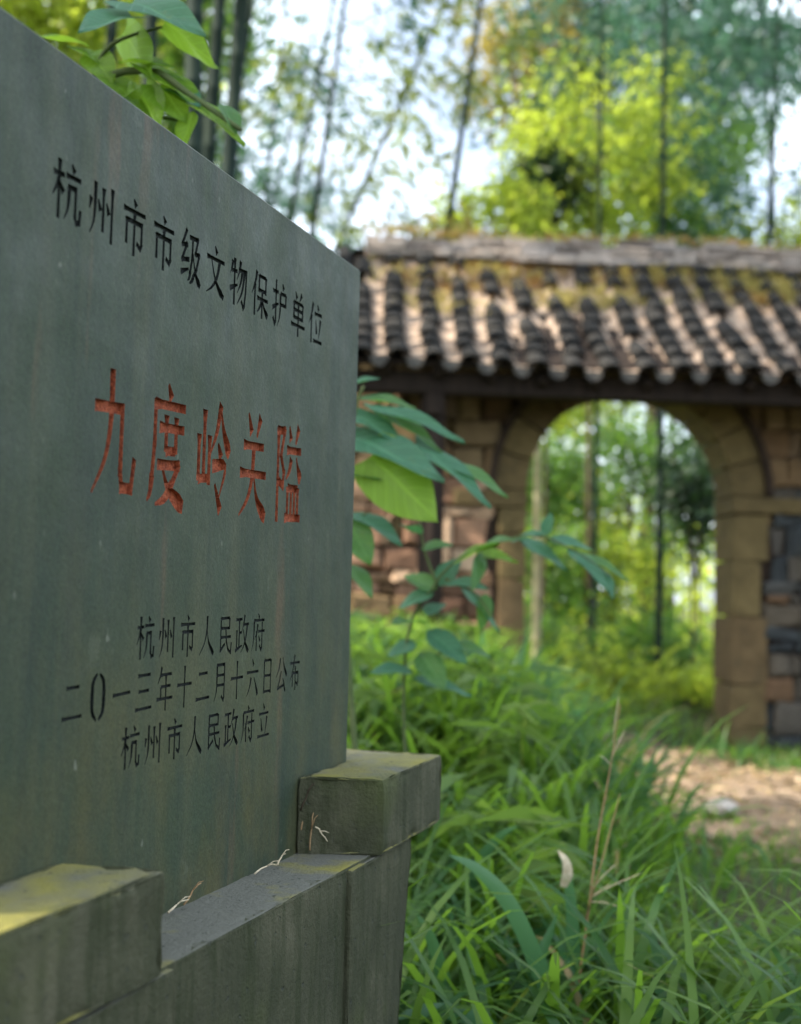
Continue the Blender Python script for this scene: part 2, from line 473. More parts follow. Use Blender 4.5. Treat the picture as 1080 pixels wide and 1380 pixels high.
STROKES = {
 '杭': "h 5,28 42,26;v 24,4 24,96;p 24,30 17,46 4,64;d 27,40 39,54;d 64,3 74,15;h 46,24 97,22;p 58,40 57,62 53,78 43,93;k 58,40 80,39 80,82 85,91 95,88 97,72",
 '州': "D 10,36 5,56;p 24,8 24,50 20,75 8,94;d 35,34 44,52;v 54,12 54,84;d 65,34 75,52;v 86,6 86,97",
 '市': "d 45,2 55,14;h 6,24 94,22;v 20,38 20,82;k 20,41 80,40 80,74 76,81 64,76;v 50,24 50,98",
 '级': "k 27,4 10,32 32,30;k 30,28 10,60 40,55;t 5,84 42,72;p 58,12 57,50 50,75 38,94;p 46,13 82,11 72,39 90,38 79,66 65,82 46,97;n 60,40 71,68 83,84 99,95",
 '文': "d 44,3 55,17;h 5,29 95,27;p 70,29 58,60 36,82 7,97;n 28,31 46,62 68,82 95,95",
 '物': "p 16,10 12,24 4,38;h 12,30 42,28;v 27,4 27,97;t 3,68 45,54;p 59,4 53,24 40,45;k 52,23 92,21 90,60 84,89 79,95 70,85;p 69,24 61,48 44,70;p 82,24 70,64 45,92",
 '保': "p 30,4 20,30 3,55;v 20,32 20,97;v 44,10 44,46;v 84,10 84,46;h 44,12 84,11;h 44,41 84,40;h 34,59 99,57;v 64,42 64,98;p 62,59 51,76 34,89;n 66,59 78,76 99,90",
 '护': "h 5,26 41,24;k 25,4 25,88 20,95 11,85;t 3,63 43,48;d 65,2 73,14;h 53,25 89,23;v 88,23 88,50;h 53,48 89,47;p 53,25 53,56 49,78 36,97",
 '单': "d 28,2 39,17;D 71,2 58,19;v 20,24 20,61;v 80,24 80,61;h 20,26 80,25;h 20,42 80,41;h 20,59 80,58;h 3,76 97,74;v 50,25 50,99",
 '位': "p 30,4 20,30 3,55;v 20,32 20,97;d 61,4 70,17;h 42,27 95,25;d 51,40 59,72;p 85,36 81,58 72,84;h 36,90 99,88",
 '九': "p 41,3 41,40 31,70 4,97;k 9,33 66,31 66,78 70,90 92,90 97,70",
 '度': "d 47,1 56,13;h 15,19 95,17;p 16,19 16,50 12,76 1,97;h 27,37 93,35;v 45,26 45,56;v 71,26 71,56;h 45,55 71,54;p 28,67 80,65 63,82 22,99;n 37,68 56,86 96,98",
 '岭': "v 21,12 21,72;v 6,34 6,74;h 6,72 37,70;v 37,33 37,76;p 69,3 58,28 40,49;n 69,8 80,28 99,46;d 63,38 73,51;p 47,59 87,57 70,85;d 56,74 75,97",
 '关': "d 29,3 41,21;D 71,3 59,23;h 15,33 85,31;h 5,59 95,57;p 50,33 46,62 32,82 5,98;n 52,60 66,82 96,97",
 '隘': "v 9,7 9,99;k 9,10 32,9 20,34 32,50 29,63 17,60;d 50,3 57,17;D 87,1 76,19;h 42,27 99,25;p 60,34 54,46 41,56;n 80,32 88,44 99,54;v 49,63 49,92;h 49,64 89,63;v 89,62 89,92;v 63,64 63,92;v 76,64 76,92;h 39,94 101,92",
 '人': "p 50,5 48,40 34,70 3,97;n 50,36 63,68 97,96",
 '民': "h 20,12 80,10;v 80,10 80,38;h 20,36 80,35;k 20,12 20,90 47,75;h 20,58 92,56;k 54,36 60,66 72,87 92,96 95,74",
 '政': "h 3,16 49,14;v 28,16 28,86;h 28,49 47,47;v 11,42 11,88;t 1,93 51,80;p 67,4 60,24 47,47;h 60,28 99,26;p 87,28 79,58 65,80 43,98;n 58,40 73,73 99,96",
 '府': "d 47,1 56,13;h 15,19 96,17;p 16,19 16,50 12,76 1,97;p 45,28 38,48 23,68;v 36,46 36,97;h 48,47 99,45;k 79,26 79,88 74,95 63,85;d 53,58 63,73",
 '二': "h 20,27 80,25;h 3,86 97,83",
 '〇': "o 44,4 22,20 18,50 22,80 44,97;o 56,4 78,20 82,50 78,80 56,97",
 '一': "h 3,52 97,48",
 '三': "h 14,17 86,15;h 20,51 80,49;h 3,89 97,86",
 '年': "p 29,2 22,20 7,39;h 24,20 91,18;h 25,46 85,44;v 26,46 26,71;h 2,73 99,71;v 56,20 56,99",
 '十': "h 3,47 97,45;v 50,4 50,99",
 '月': "p 24,8 24,56 20,78 7,97;k 24,10 78,9 78,88 74,96 61,87;h 24,35 78,34;h 24,59 78,58",
 '六': "d 45,3 56,19;h 3,37 97,35;p 38,50 28,74 5,97;n 61,50 78,72 94,96",
 '日': "v 22,8 22,96;h 22,10 78,9;v 78,8 78,96;h 22,50 78,49;h 22,91 78,90",
 '公': "p 38,8 28,34 3,59;n 60,6 74,32 99,56;k 46,46 34,68 18,89 78,80;d 63,62 74,76 85,98",
 '布': "h 5,25 95,23;p 46,2 38,30 24,54 3,76;v 28,50 28,90;k 28,52 80,51 80,78 76,85 63,78;v 54,34 54,99",
 '立': "d 43,3 54,19;h 12,31 88,29;d 27,42 38,78;p 75,38 70,60 60,88;h 3,91 97,89",
}


def smooth_line(p, n=4):
    """Catmull-Rom through the points"""
    p = np.asarray(p, float)
    if len(p) < 3: return np.array([p[0] + (p[1] - p[0]) * t for t in np.linspace(0, 1, 6)])
    q = np.vstack([2 * p[0] - p[1], p, 2 * p[-1] - p[-2]])
    out = []
    for i in range(1, len(q) - 2):
        a, b, c, d = q[i - 1:i + 3]
        for t in np.linspace(0, 1, n, endpoint=False):
            out.append(0.5 * (2 * b + (c - a) * t + (2 * a - 5 * b + 4 * c - d) * t * t + (-a + 3 * b - 3 * c + d) * t ** 3))
    out.append(p[-1])
    return np.array(out)


def stroke_polys(ch, w):
    """closed outlines of the strokes of one character in its 100 x 100 box (y down); w = stroke width"""
    res = []
    for s in STROKES[ch].split(';'):
        k, *ps = s.split(' ')
        p = np.array([[float(c) for c in q.split(',')] for q in ps])
        if k == 'k':                                                 # a folded stroke: straight legs, widened corners
            for a, b in zip(p[:-1], p[1:]):
                d = (b - a) / max(np.linalg.norm(b - a), 1e-6)
                res.append(ribbon(np.array([a - d * w * 0.42, (a + b) / 2, b + d * w * 0.42]), [w * .95, w * .85, w * .95]))
            continue
        if k == 'p' and len(p) > 3 and ch in '级度岭' :
            for a, b in zip(p[:-2], p[1:-1]):
                d = (b - a) / np.linalg.norm(b - a)
                res.append(ribbon(np.array([a - d * w * .4, (a + b) / 2, b + d * w * .4]), [w * .95, w * .85, w * .95]))
            p = p[-2:]; p = np.array([p[0], (p[0] + p[1]) / 2 + (2, 3), p[1]])
        c = smooth_line(p)
        t = np.linspace(0, 1, len(c))
        if k == 'h': wd = w * (0.78 + 0.30 * (t < 0.08) + 0.55 * np.clip((t - 0.80) / 0.14, 0, 1) * (t < 0.97))
        elif k == 'v': wd = w * (1.0 + 0.45 * np.clip((0.14 - t) / 0.14, 0, 1) - 0.12 * np.sin(t * PI))
        elif k == 'p': wd = w * (1.25 - 1.0 * t ** 1.3)
        elif k == 'n': wd = w * (0.45 + 1.15 * np.clip(t / 0.82, 0, 1) ** 1.5) * np.where(t > 0.9, 0.72, 1)
        elif k == 'd': wd = w * (0.45 + 0.95 * t)
        elif k == 'D': wd = w * (1.35 - 0.9 * t)
        elif k == 't': wd = w * (1.2 - 0.75 * t)
        elif k == 'o': wd = w * (0.7 + 1.5 * np.sin(t * PI))
        res.append(ribbon(c, wd))
    return res


def ribbon(c, wd):
    wd = np.asarray(wd)[:, None] / 2
    t = unit(np.gradient(c, axis=0)); n = np.stack([-t[:, 1], t[:, 0]], -1)
    return np.vstack([c + n * wd, (c - n * wd)[::-1]])


LINES = [  # text, first centre u, pitch, glyph w, glyph h, z centre, stroke width, depth, colour, label
    ('杭州市市级文物保护单位', -0.006, 0.0618, 0.050, 0.062, 1.231, 10.2, 0.0040, 'black', None),
    ('九度岭关隘', 0.096, 0.1095, 0.084, 0.136, 1.013, 9.8, 0.0065, 'red', None),
    ('杭州市人民政府', 0.174, 0.0470, 0.038, 0.049, 0.803, 8.8, 0.0032, 'black', None),
    ('二〇一三年十二月十六日公布', 0.041, 0.0447, 0.036, 0.049, 0.747, 8.8, 0.0032, 'black', None),
    ('杭州市人民政府立', 0.152, 0.0470, 0.038, 0.047, 0.690, 8.8, 0.0032, 'black', None),
]
SU0, SU1, SZ0, SZ1 = -0.20, 0.788, 0.40, 1.358  # unseen left end lengthened to shade the near cap block
CH = 0.004
verts, faces, owner = [], [], []
rect = [(SU0 + CH, SZ0), (SU1 - CH, SZ0), (SU1 - CH, SZ1 - CH), (SU0 + CH, SZ1 - CH)]


def add_poly(p, own):
    # counter-clockwise in (u, z)
    a = 0.5 * sum(p[i][0] * p[(i + 1) % len(p)][1] - p[(i + 1) % len(p)][0] * p[i][1] for i in range(len(p)))
    if a < 0: p = p[::-1]
    b = len(verts)
    verts.extend(Vector((float(q[0]), float(q[1]))) for q in p)
    faces.append(list(range(b, b + len(p)))); owner.append(own)


add_poly(rect, -1)
chars = []
for (txt, u0, pitch, gw, ghh, zc, sw, dep, colr, lab) in LINES:
    for i, ch in enumerate(txt):
        uc = u0 + pitch * i
        zt = zc + 0.0008 * (i - len(txt) / 2) * (1 if zc > 1 else 0.2)
        w = gw * (0.92 if ch == '〇' else 1.0)
        chars.append((ch, colr, dep))
        for p in stroke_polys(ch, sw):
            add_poly([(uc + (q[0] - 50) / 100 * w, zt + (50 - q[1]) / 100 * ghh) for q in p], len(chars) - 1)
cv, ce, cf, _, _, cof = geometry.delaunay_2d_cdt(verts, [], faces, 1, 1e-6, True)
front, carved = [], [[] for _ in chars]
for f, o in zip(cf, cof):
    own = [owner[k] for k in o if owner[k] >= 0]
    if own: carved[own[0]].append(list(f))
    else: front.append(list(f))
TH = 0.085
mb = MB()
mb.add([(v.x, 0.0, v.y) for v in cv], front)
# chamfers, sides and back of the slab
o4 = [(SU0, SZ0), (SU1, SZ0), (SU1, SZ1), (SU0, SZ1)]
i4 = [(SU0 + CH, SZ0), (SU1 - CH, SZ0), (SU1 - CH, SZ1 - CH), (SU0 + CH, SZ1 - CH)]
V = [(x, 0, z) for x, z in i4] + [(x, CH, z) for x, z in o4] + [(x, TH, z) for x, z in o4]
mb.add(V, [(1, 5, 6, 2), (2, 6, 7, 3), (3, 7, 4, 0), (5, 9, 10, 6), (6, 10, 11, 7), (7, 11, 8, 4), (8, 11, 10, 9), (4, 8, 9, 5)])
slab = mb.build('slab', M['slab'], mon)
for (ch, colr, dep), fs in zip(chars, carved):
    if not fs: continue
    ids = sorted({i for f in fs for i in f}); mp = {i: k for k, i in enumerate(ids)}
    n = len(ids)
    V = [(cv[i].x, dep, cv[i].y) for i in ids] + [(cv[i].x, 0.0, cv[i].y) for i in ids]
    FF = [[mp[i] for i in f] for f in fs]
    cnt = {}
    for f in FF:
        for a, b in zip(f, f[1:] + f[:1]): cnt[(a, b)] = 1
    FF += [(a, b, b + n, a + n)[::-1] for (a, b) in cnt if (b, a) not in cnt]
    m = MB(); m.add(V, FF)
    c = m.build('carved_character', M[colr], slab)
    if colr == 'red': c['label'] = 'large carved character painted red'


# pedestal: low long block, two proud end piers, two notched cap blocks that hug the slab
def prism(mb, plan, z0, z1, top_shift=None):
    n = len(plan)
    V = [(x, y, z0) for x, y in plan] + [(x, y, z1) for x, y in plan]
    if top_shift:
        V = [(x, y, z + top_shift(x, y)) if k >= n else (x, y, z) for k, (x, y, z) in enumerate(V)]
    mb.add(V, [tuple(range(n))[::-1], tuple(range(n, 2 * n))] + [(i, (i + 1) % n, n + (i + 1) % n, n + i) for i in range(n)])


ZL = 0.501
ped = MB()
V = [(0.0, -0.104, -0.1), (0.66, -0.104, -0.1), (0.66, 0.20, -0.1), (0.0, 0.20, -0.1)] + [(0.0, -0.104, ZL), (0.66, -0.104, ZL), (0.66, 0.20, ZL), (0.0, 0.20, ZL)]
mb = MB(); prism(mb, [(0.0, -0.0955), (0.66, -0.0955), (0.66, 0.20), (0.0, 0.20)], -0.1, ZL)
plinth = mb.build('plinth', M['ped'], mon, bevel=0.004)
for (a, b, c, d) in ((0.545, 0.800, 0.545, 0.700), (-0.210, 0.078, -0.145, 0.078)):
    m = MB()
    y0, y1 = -0.1030, 0.212
    m.add([(c, y0, -0.1), (d, y0, -0.1), (d, y1, -0.1), (c, y1, -0.1), (a, y0, ZL - 0.003), (b, y0, ZL - 0.003), (b, y1, ZL - 0.003), (a, y1, ZL - 0.003)],
          [(3, 2, 1, 0), (4, 5, 6, 7), (0, 1, 5, 4), (1, 2, 6, 5), (2, 3, 7, 6), (3, 0, 4, 7)])
    m.build('end_pier', M['ped'], mon, bevel=0.004)


def weather(o, amt=0.0016, chip=0.0045):
    """worn edges and an uneven surface on a cast block"""
    from mathutils import noise
    bm = bmesh.new(); bm.from_mesh(o.data)
    bmesh.ops.triangulate(bm, faces=bm.faces[:])
    for _ in range(6):
        es = [e for e in bm.edges if e.calc_length() > 0.022]
        if not es: break
        bmesh.ops.subdivide_edges(bm, edges=es, cuts=1, use_grid_fill=False)
        bmesh.ops.triangulate(bm, faces=[f for f in bm.faces if len(f.verts) > 3])
    bm.normal_update()
    for v in bm.verts:
        sharp = any(len(e.link_faces) == 2 and e.calc_face_angle(0) > 0.25 for e in v.link_edges)
        n = noise.fractal(v.co * 22, 1.0, 2.0, 3) * amt
        if sharp: n -= max(0, noise.noise(v.co * 40) - 0.05) * chip * 2 + 0.0008
        v.co += v.normal * n
    bm.to_mesh(o.data); bm.free()
    o.data.polygons.foreach_set('use_smooth', [True] * len(o.data.polygons))
    o.data.set_sharp_from_angle(angle=0.7)
    return o


weather(plinth)
for q in [c for c in mon.children if c.name.startswith('end_pier')]: weather(q)


def cap(u_in, u_out, front_y, z0, z1, skew):
    sgn = 1 if u_out > u_in else -1
    e = SU1 + 0.003 if sgn > 0 else SU0 - 0.003
    back = 0.195
    plan = [(u_in - 0.0, -0.002), (u_in + skew, front_y), (u_out, front_y + 0.006), (u_out, back), (u_in, back), (u_in, TH + 0.003), (e, TH + 0.003), (e, -0.002)]
    if sgn < 0: plan = plan[::-1]
    m = MB(); prism(m, plan, z0, z1)
    return weather(m.build('cap_block', M['cap'], mon, bevel=0.004))


cap(0.597, 0.940, -0.111, ZL - 0.001, 0.605, 0.044)
cap(0.032, -0.318, -0.107, ZL - 0.001, 0.596, 0.010)

# dry debris on the ledge
loc2w = lambda u, off, z: P0 + UD * u + ND * off + Vector((0, 0, z))
TW = [((0.603, 0.020, 0.506), 0.070, (0.02, 0.05, 1.0), 'dry', 'brown withered stalk upright against the inner side of the far cap block'),
      ((0.596, 0.008, 0.560), 0.055, (0.05, 0.4, 1.0), 'bark', 'dark brown shred hanging at the top of the crack by the far cap block'),
      ((0.592, 0.030, 0.540), 0.035, (0.2, 0.8, -0.9), 'straw', 'pale bent straw pointing down across the far cap block side'),
      ((0.600, 0.004, 0.515), 0.085, (0.05, 0.15, 1.0), 'dry', 'dry bent straw standing in the crack beside the far cap block'),
      ((0.604, 0.012, 0.545), 0.030, (0.3, 0.3, -0.4), 'straw', 'short pale straw sticking out of the crack by the far cap block'),
      ((0.500, 0.018, 0.506), 0.045, (0.9, -0.1, 0.25), 'straw', 'pale straw on the ledge nearest the far cap block'),
      ((0.440, 0.014, 0.506), 0.050, (0.8, 0.35, 0.15), 'straw', 'pale curled straw in the middle of the ledge'),
      ((0.265, 0.010, 0.506), 0.045, (0.7, 0.15, 0.5), 'dry', 'forked brown twig on the ledge close to the near cap block'),
      ((0.225, 0.012, 0.506), 0.055, (0.9, 0.05, 0.12), 'straw', 'thin pale straw lying along the slab foot near the near cap block')]
for (p, L, d, mt, lab) in TW:
    a = loc2w(*p); dv = (UD * d[0] + ND * d[1] + Vector((0, 0, d[2]))).normalized()
    m = MB()
    pts = [a + dv * (L * 0.72 * t) + Vector((random.uniform(-1, 1), random.uniform(-1, 1), random.uniform(0, 1))) * 0.0012 + Vector((0, 0, 0.004 * math.sin(t * PI))) for t in np.linspace(0, 1, 7)]
    m.tube(pts, [0.0012 - 0.0006 * t for t in np.linspace(0, 1, 7)], 6)
    m.tube([pts[3], pts[3] + dv * L * 0.15 + Vector((0.003, 0.0, 0.004)), pts[3] + dv * L * 0.22 + Vector((0.007, -0.002, 0.004))], [0.0008, 0.0006, 0.0003], 5)
    tag(m.build('dry_twig', M[mt], None, True), lab, 'twig', 'dry debris on the pedestal ledge')

# ------------------------------------------------------------------ the stone gate
GX, GY, GYAW = 1.455, 8.0, math.radians(2.5)
gate = thing('stone_gate', 'old stone gate with an arched opening under a tiled roof', 'gate', (GX, GY, 0), GYAW)
R, SPR, T = 0.665, 1.56, 0.34
XL, XR, WTOP = -1.95, 2.35, 2.42
RING = 0.20

core = MB()                                                     # wall core with a real opening
Rb = R + 0.06
core.box(XL + .03, -Rb, 0.015, T - 0.015, -0.3, SPR); core.box(Rb, XR - .03, 0.015, T - 0.015, -0.3, SPR)
core.box(XL + .03, -Rb, 0.015, T - 0.015, SPR, WTOP); core.box(Rb, XR - .03, 0.015, T - 0.015, SPR, WTOP)
NA = 20
for i in range(NA):
    a0, a1 = PI - PI * i / NA, PI - PI * (i + 1) / NA
    x0, z0, x1, z1 = Rb * math.cos(a0), SPR + Rb * math.sin(a0), Rb * math.cos(a1), SPR + Rb * math.sin(a1)
    y0, y1 = 0.015, T - 0.015
    core.add([(x0, y0, z0), (x1, y0, z1), (x1, y0, WTOP), (x0, y0, WTOP), (x0, y1, z0), (x1, y1, z1), (x1, y1, WTOP), (x0, y1, WTOP)],
             [(0, 1, 2, 3), (5, 4, 7, 6), (4, 5, 1, 0), (3, 2, 6, 7)])


def stone(mb, x0, x1, z0, z1, proud, side=-1, b=0.014, j=0.013, y=0.0):
    """one rough stone on the front (side -1) or the back (+1) face"""
    f = lambda yy: (y if side < 0 else T - y) + side * yy
    V = []
    for (yy, ins) in ((-0.05, 0.0), (proud - b, 0.0), (proud, b)):
        q = [(x0 + ins, z0 + ins), (x1 - ins, z0 + ins), (x1 - ins, z1 - ins), (x0 + ins, z1 - ins)]
        for (a, c) in q:
            V.append((a + random.uniform(-j, j), f(yy) + random.uniform(-j, j) * 0.5, c + random.uniform(-j, j)))
    Fs = [(0, 1, 5, 4), (1, 2, 6, 5), (2, 3, 7, 6), (3, 0, 4, 7), (4, 5, 9, 8), (5, 6, 10, 9), (6, 7, 11, 10), (7, 4, 8, 11), (8, 9, 10, 11)]
    if side > 0: Fs = [q[::-1] for q in Fs]
    mb.add(V, Fs)


stones = {'wall': MB(), 'rubble': MB(), 'pink': MB()}


def half_open(z0, z1):
    """half width kept clear of facing stones by the dressed surround"""
    if z1 <= SPR: return R + (0.24 if int(z0 * 3.1) % 2 else 0.20)
    dz = max(0.0, z0 - SPR)
    r = R + RING
    return math.sqrt(max(0.0, r * r - dz * dz)) if dz < r else 0.0


for side in (-1, 1):
    z = -0.05
    while z < WTOP - 0.04:
        h = random.uniform(0.07, 0.20) if z < 1.6 else random.uniform(0.13, 0.24)
        z1 = min(z + h, WTOP)
        if WTOP - z1 < 0.06: z1 = WTOP
        ho = half_open(z, z1)
        spans = [(XL, -ho), (ho, XR)] if ho > 0 else [(XL, XR)]
        for (a, b) in spans:
            x = a
            while x < b - 0.01:
                w = random.uniform(0.07, 0.36) * (0.8 if z < 1.5 else 1.0)
                x1 = min(x + w, b)
                if b - x1 < 0.07: x1 = b
                cx = (x + x1) / 2
                if z > 1.55: key = 'wall'
                elif cx > 0.75: key = 'rubble' if random.random() < 0.92 else 'wall'
                elif cx < -0.75: key = 'pink' if random.random() < 0.6 else 'wall'
                else: key = 'wall'
                stone(stones[key], x + 0.006, x1 - 0.006, z + 0.005, z1 - 0.005, random.uniform(0.008, 0.06), side, b=random.uniform(0.010, 0.026), j=0.013 if key == 'wall' else 0.022)
                x = x1
        z = z1
nf0 = len(core.f); mi = [0] * nf0
for q, k in enumerate(('wall', 'rubble', 'pink')):
    if stones[k].n:
        core.add(np.concatenate(stones[k].v), stones[k].f); mi += [q + 1] * len(stones[k].f)
wall = core.build('wall', M['mortar'], gate)
for k in ('wall', 'rubble', 'pink'): wall.data.materials.append(M[k])
wall.data.polygons.foreach_set('material_index', mi)

for s in (-1, 1):                                                # dressed jamb blocks through the wall
    jamb = MB(); z = -0.2
    while z < SPR - 0.16:
        h = random.uniform(0.26, 0.44); z1 = min(z + h, SPR - 0.115)
        if SPR - 0.115 - z1 < 0.12: z1 = SPR - 0.115
        w = random.choice((0.17, 0.22))
        x0, x1 = (R - 0.004, R + w) if s > 0 else (-R - w, -R + 0.004)
        jamb.box(x0, x1, -0.045 + random.uniform(-.006, .006), T + 0.04, z + 0.004, z1 - 0.004, 0.006)
        z = z1
        if z > SPR - 0.12: break
    jamb.build('door_jamb', M['dressed'], gate, bevel=0.012)
for s in (-1, 1):
    m = MB(); x0, x1 = (R - 0.006, R + 0.46) if s > 0 else (-R - 0.46, -R + 0.006)
    m.box(x0, x1, -0.062, T + 0.05, SPR - 0.11, SPR - 0.004, 0.004)
    m.build('impost', M['dressed'], gate, bevel=0.012)
ring = MB(); NV = 11
for i in range(NV):
    a0, a1 = PI * (i + 0.02) / NV, PI * (i + 0.98) / NV
    yo = -0.045 + random.uniform(-0.008, 0.008)
    V = []
    for y in (yo, T + 0.04):
        for r in (R - 0.004, R + RING):
            for t in np.linspace(a0, a1, 4): V.append((r * math.cos(t), y, SPR + r * math.sin(t)))
    Fs = []
    for k in range(3):
        Fs += [(k, k + 4, k + 5, k + 1), (8 + k, 9 + k, 13 + k, 12 + k), (k, k + 1, k + 9, k + 8), (4 + k, 12 + k, 13 + k, 5 + k)]
    Fs += [(0, 8, 12, 4), (3, 7, 15, 11)]
    ring.add(V, Fs)
ring.build('arch_ring', M['dressed'], gate, bevel=0.010)
hood = MB()                                                      # thin proud hood line outside the ring
for i in range(24):
    a0, a1 = PI * i / 24, PI * (i + 1) / 24
    V = []
    for y in (-0.075, 0.0):
        for r in (R + RING + 0.004, R + RING + 0.045):
            for t in (a0, a1): V.append((r * math.cos(t), y, SPR + r * math.sin(t)))
    hood.add(V, [(0, 2, 3, 1), (0, 1, 5, 4), (2, 6, 7, 3), (4, 5, 7, 6)])
hood.build('arch_hood', M['mortar'], gate)

# posts, beams, rafters
PXS = (-1.30, 1.30 + 0.03)
for px in PXS:
    m = MB(); m.tube([(px, -0.50, -0.1 if px > 0 else 0.1), (px + .004, -0.50, 1.0), (px, -0.50, 2.10)], [0.082, 0.078, 0.074], 16)
    m.build('post', M['wood'], gate, True)
    m = MB(); m.box(px - 0.05, px + 0.05, -0.62, 0.03, 1.94, 2.06); m.build('tie_beam', M['wood'], gate, bevel=0.006)
m = MB(); m.box(XL - 0.05, XR + 0.05, -0.58, -0.44, 2.07, 2.20); m.build('eave_beam', M['wood'], gate, bevel=0.008)

EY, EZ, RY, RZ = -0.68, 2.235, 0.50, 3.17
RLEN = math.hypot(RY - EY, RZ - EZ)


def roof_pt(x, t, lift, back=False):
    """t = 0 at the eave, 1 at the ridge; the old roof sags a little; the back slope is short"""
    if back: t = 0.58 + 0.42 * t
    y = EY + (RY - EY) * t
    z = EZ + (RZ - EZ) * t - 0.05 * math.sin(PI * t) - 0.025 * math.sin((x + 1.4) * 0.9) * (1 - t) + 0.012 * math.sin(x * 3.1)
    ny, nz = -(RZ - EZ) / RLEN, (RY - EY) / RLEN
    y += ny * lift; z += nz * lift
    if back: y = 2 * RY - y
    return (x, y, z)


SP = 0.209
RX0, RX1 = -1.74, 2.55
cols = [RX0 + SP * k for k in range(int((RX1 - RX0) / SP) + 1)]
cover, pan, dk, drips = MB(), MB(), MB(), []
for back in (False, True):
    for cx in cols:
        nt = 9
        rr0 = 0.056 * random.uniform(0.9, 1.12); bend = random.uniform(-0.02, 0.02)
        for k in range(nt):                                       # overlapping half-round cover tiles
            t0, t1 = k / nt - 0.012, (k + 1) / nt + 0.03
            if k == 0: t0 = -0.03
            jx = random.uniform(-0.013, 0.013) + bend * math.sin(k * 0.6); jl = random.uniform(-0.004, 0.006)
            if random.random() < (0.04 if k < 4 else 0.16) and k > 1: continue
            V = []
            for (t, r, l) in ((t0, rr0 + 0.012, 0.034), (t1, rr0 - 0.004, 0.010)):
                for a in np.linspace(0, PI, 8):
                    V.append(roof_pt(cx + jx + r * math.cos(a), t, l + jl + r * 0.70 * math.sin(a), back))
                for a in np.linspace(PI, 0, 8):
                    V.append(roof_pt(cx + jx + (r - 0.014) * math.cos(a), t, l + jl + (r - 0.014) * 0.64 * math.sin(a), back))
            Fs = [(i, (i + 1) % 16, 16 + (i + 1) % 16, 16 + i) for i in range(16)] + [tuple((i, 15 - i, 14 - i, i + 1)) for i in range(7)]
            if back: Fs = [f[::-1] for f in Fs]
            cover.add(V, Fs)
        px = cx + SP / 2
        for k in range(nt):                                       # concave pan tiles between them
            t0, t1 = k / nt - 0.02, (k + 1) / nt + 0.03
            V = []
            for (t, l) in ((t0, 0.012), (t1, 0.0)):
                for a in np.linspace(-1, 1, 7):
                    V.append(roof_pt(px + a * 0.085, t, l + 0.030 * a * a + 0.003 + random.uniform(0, 0.0015), back))
            Fs = [(i, i + 1, 8 + i, 7 + i) for i in range(6)]
            if back: Fs = [f[::-1] for f in Fs]
            pan.add(V, Fs)
        # drip tile: a rounded plate hanging from each pan at the eave
        ex, ey, ez = roof_pt(px, -0.02, 0.010, back)
        sg = 1 if back else -1
        V = []
        for d in (0.0, 0.012):
            for a in np.linspace(PI, 2 * PI, 11):
                V.append((ex + 0.054 * math.cos(a), ey + sg * d, ez + 0.012 + 0.062 * math.sin(a)))
        Fs = [tuple(range(11)), tuple(range(11, 22))[::-1]] + [(i, i + 11, (i + 1) % 11 + 11, (i + 1) % 11) for i in range(11)]
        dm = MB(); dm.add(V, Fs); drips.append(dm)
# roof deck under the tiles
for back in (False, True):
    V = []
    for t in np.linspace(-0.01, 1, 8):
        for x in (RX0 - 0.12, RX1 + 0.05): V.append(roof_pt(x, t, -0.012, back))
    for t in np.linspace(-0.01, 1, 8):
        for x in (RX0 - 0.12, RX1 + 0.05): V.append(roof_pt(x, t, -0.045, back))
    Fs = [(2 * i, 2 * i + 1, 2 * i + 3, 2 * i + 2) for i in range(7)] + [(16 + 2 * i, 18 + 2 * i, 19 + 2 * i, 17 + 2 * i) for i in range(7)]
    Fs += [(0, 16, 17, 1), (14, 15, 31, 30)] + [(2 * i, 2 * i + 2, 18 + 2 * i, 16 + 2 * i) for i in range(7)] + [(2 * i + 1, 17 + 2 * i, 19 + 2 * i, 2 * i + 3) for i in range(7)]
    dk.add(V, Fs)
deck = dk.build('roof', M['wood'], gate)
cover.build('cover_tiles', M['tile'], deck, True)
pan.build('pan_tiles', M['pan'], deck, True)
for dm in drips: dm.build('drip_tile', M['drip'], deck)
for k in range(14):
    x = RX0 + 0.15 + k * 0.31
    m = MB(); m.tube([roof_pt(x, 0.0, -0.085), roof_pt(x, 0.5, -0.085), roof_pt(x, 1.0, -0.085)], 0.035, 8)
    m.build('rafter', M['wood'], deck, True)
rd = MB()                                                        # courses of thin tiles laid along the ridge
for q in range(4):
    x = RX0 - 0.02 + random.uniform(0, 0.05)
    while x < RX1:
        x1 = min(x + random.uniform(0.10, 0.30), RX1)
        zb = roof_pt((x + x1) / 2, 1, 0)[2] - 0.02 + q * 0.045
        if not (q == 3 and random.random() < 0.35):
            ww = 0.125 - 0.016 * q + random.uniform(-0.014, 0.014)
            rd.box(x + 0.003, x1 - 0.003, RY - ww, RY + ww, zb + random.uniform(-.004, .004), zb + 0.040 + random.uniform(-.008, .006), 0.007)
        x = x1
rd.build('ridge', M['ridge'], deck, bevel=0.006)
ve = MB()                                                        # verge tiles down the left gable edge
for back in (False, True):
    for k in range(8):
        a = roof_pt(RX0 - 0.12, k / 8, 0.02, back); b = roof_pt(RX0 - 0.12, (k + 1) / 8 + 0.03, 0.008, back)
        ve.tube([a, b], [0.055, 0.046], 10)
ve.build('verge_tiles', M['tile'], deck, True)

g2w = lambda p: gate.matrix_basis @ Vector(p)
gm = Matrix.Translation((GX, GY, 0)) @ Matrix.Rotation(GYAW, 4, 'Z')


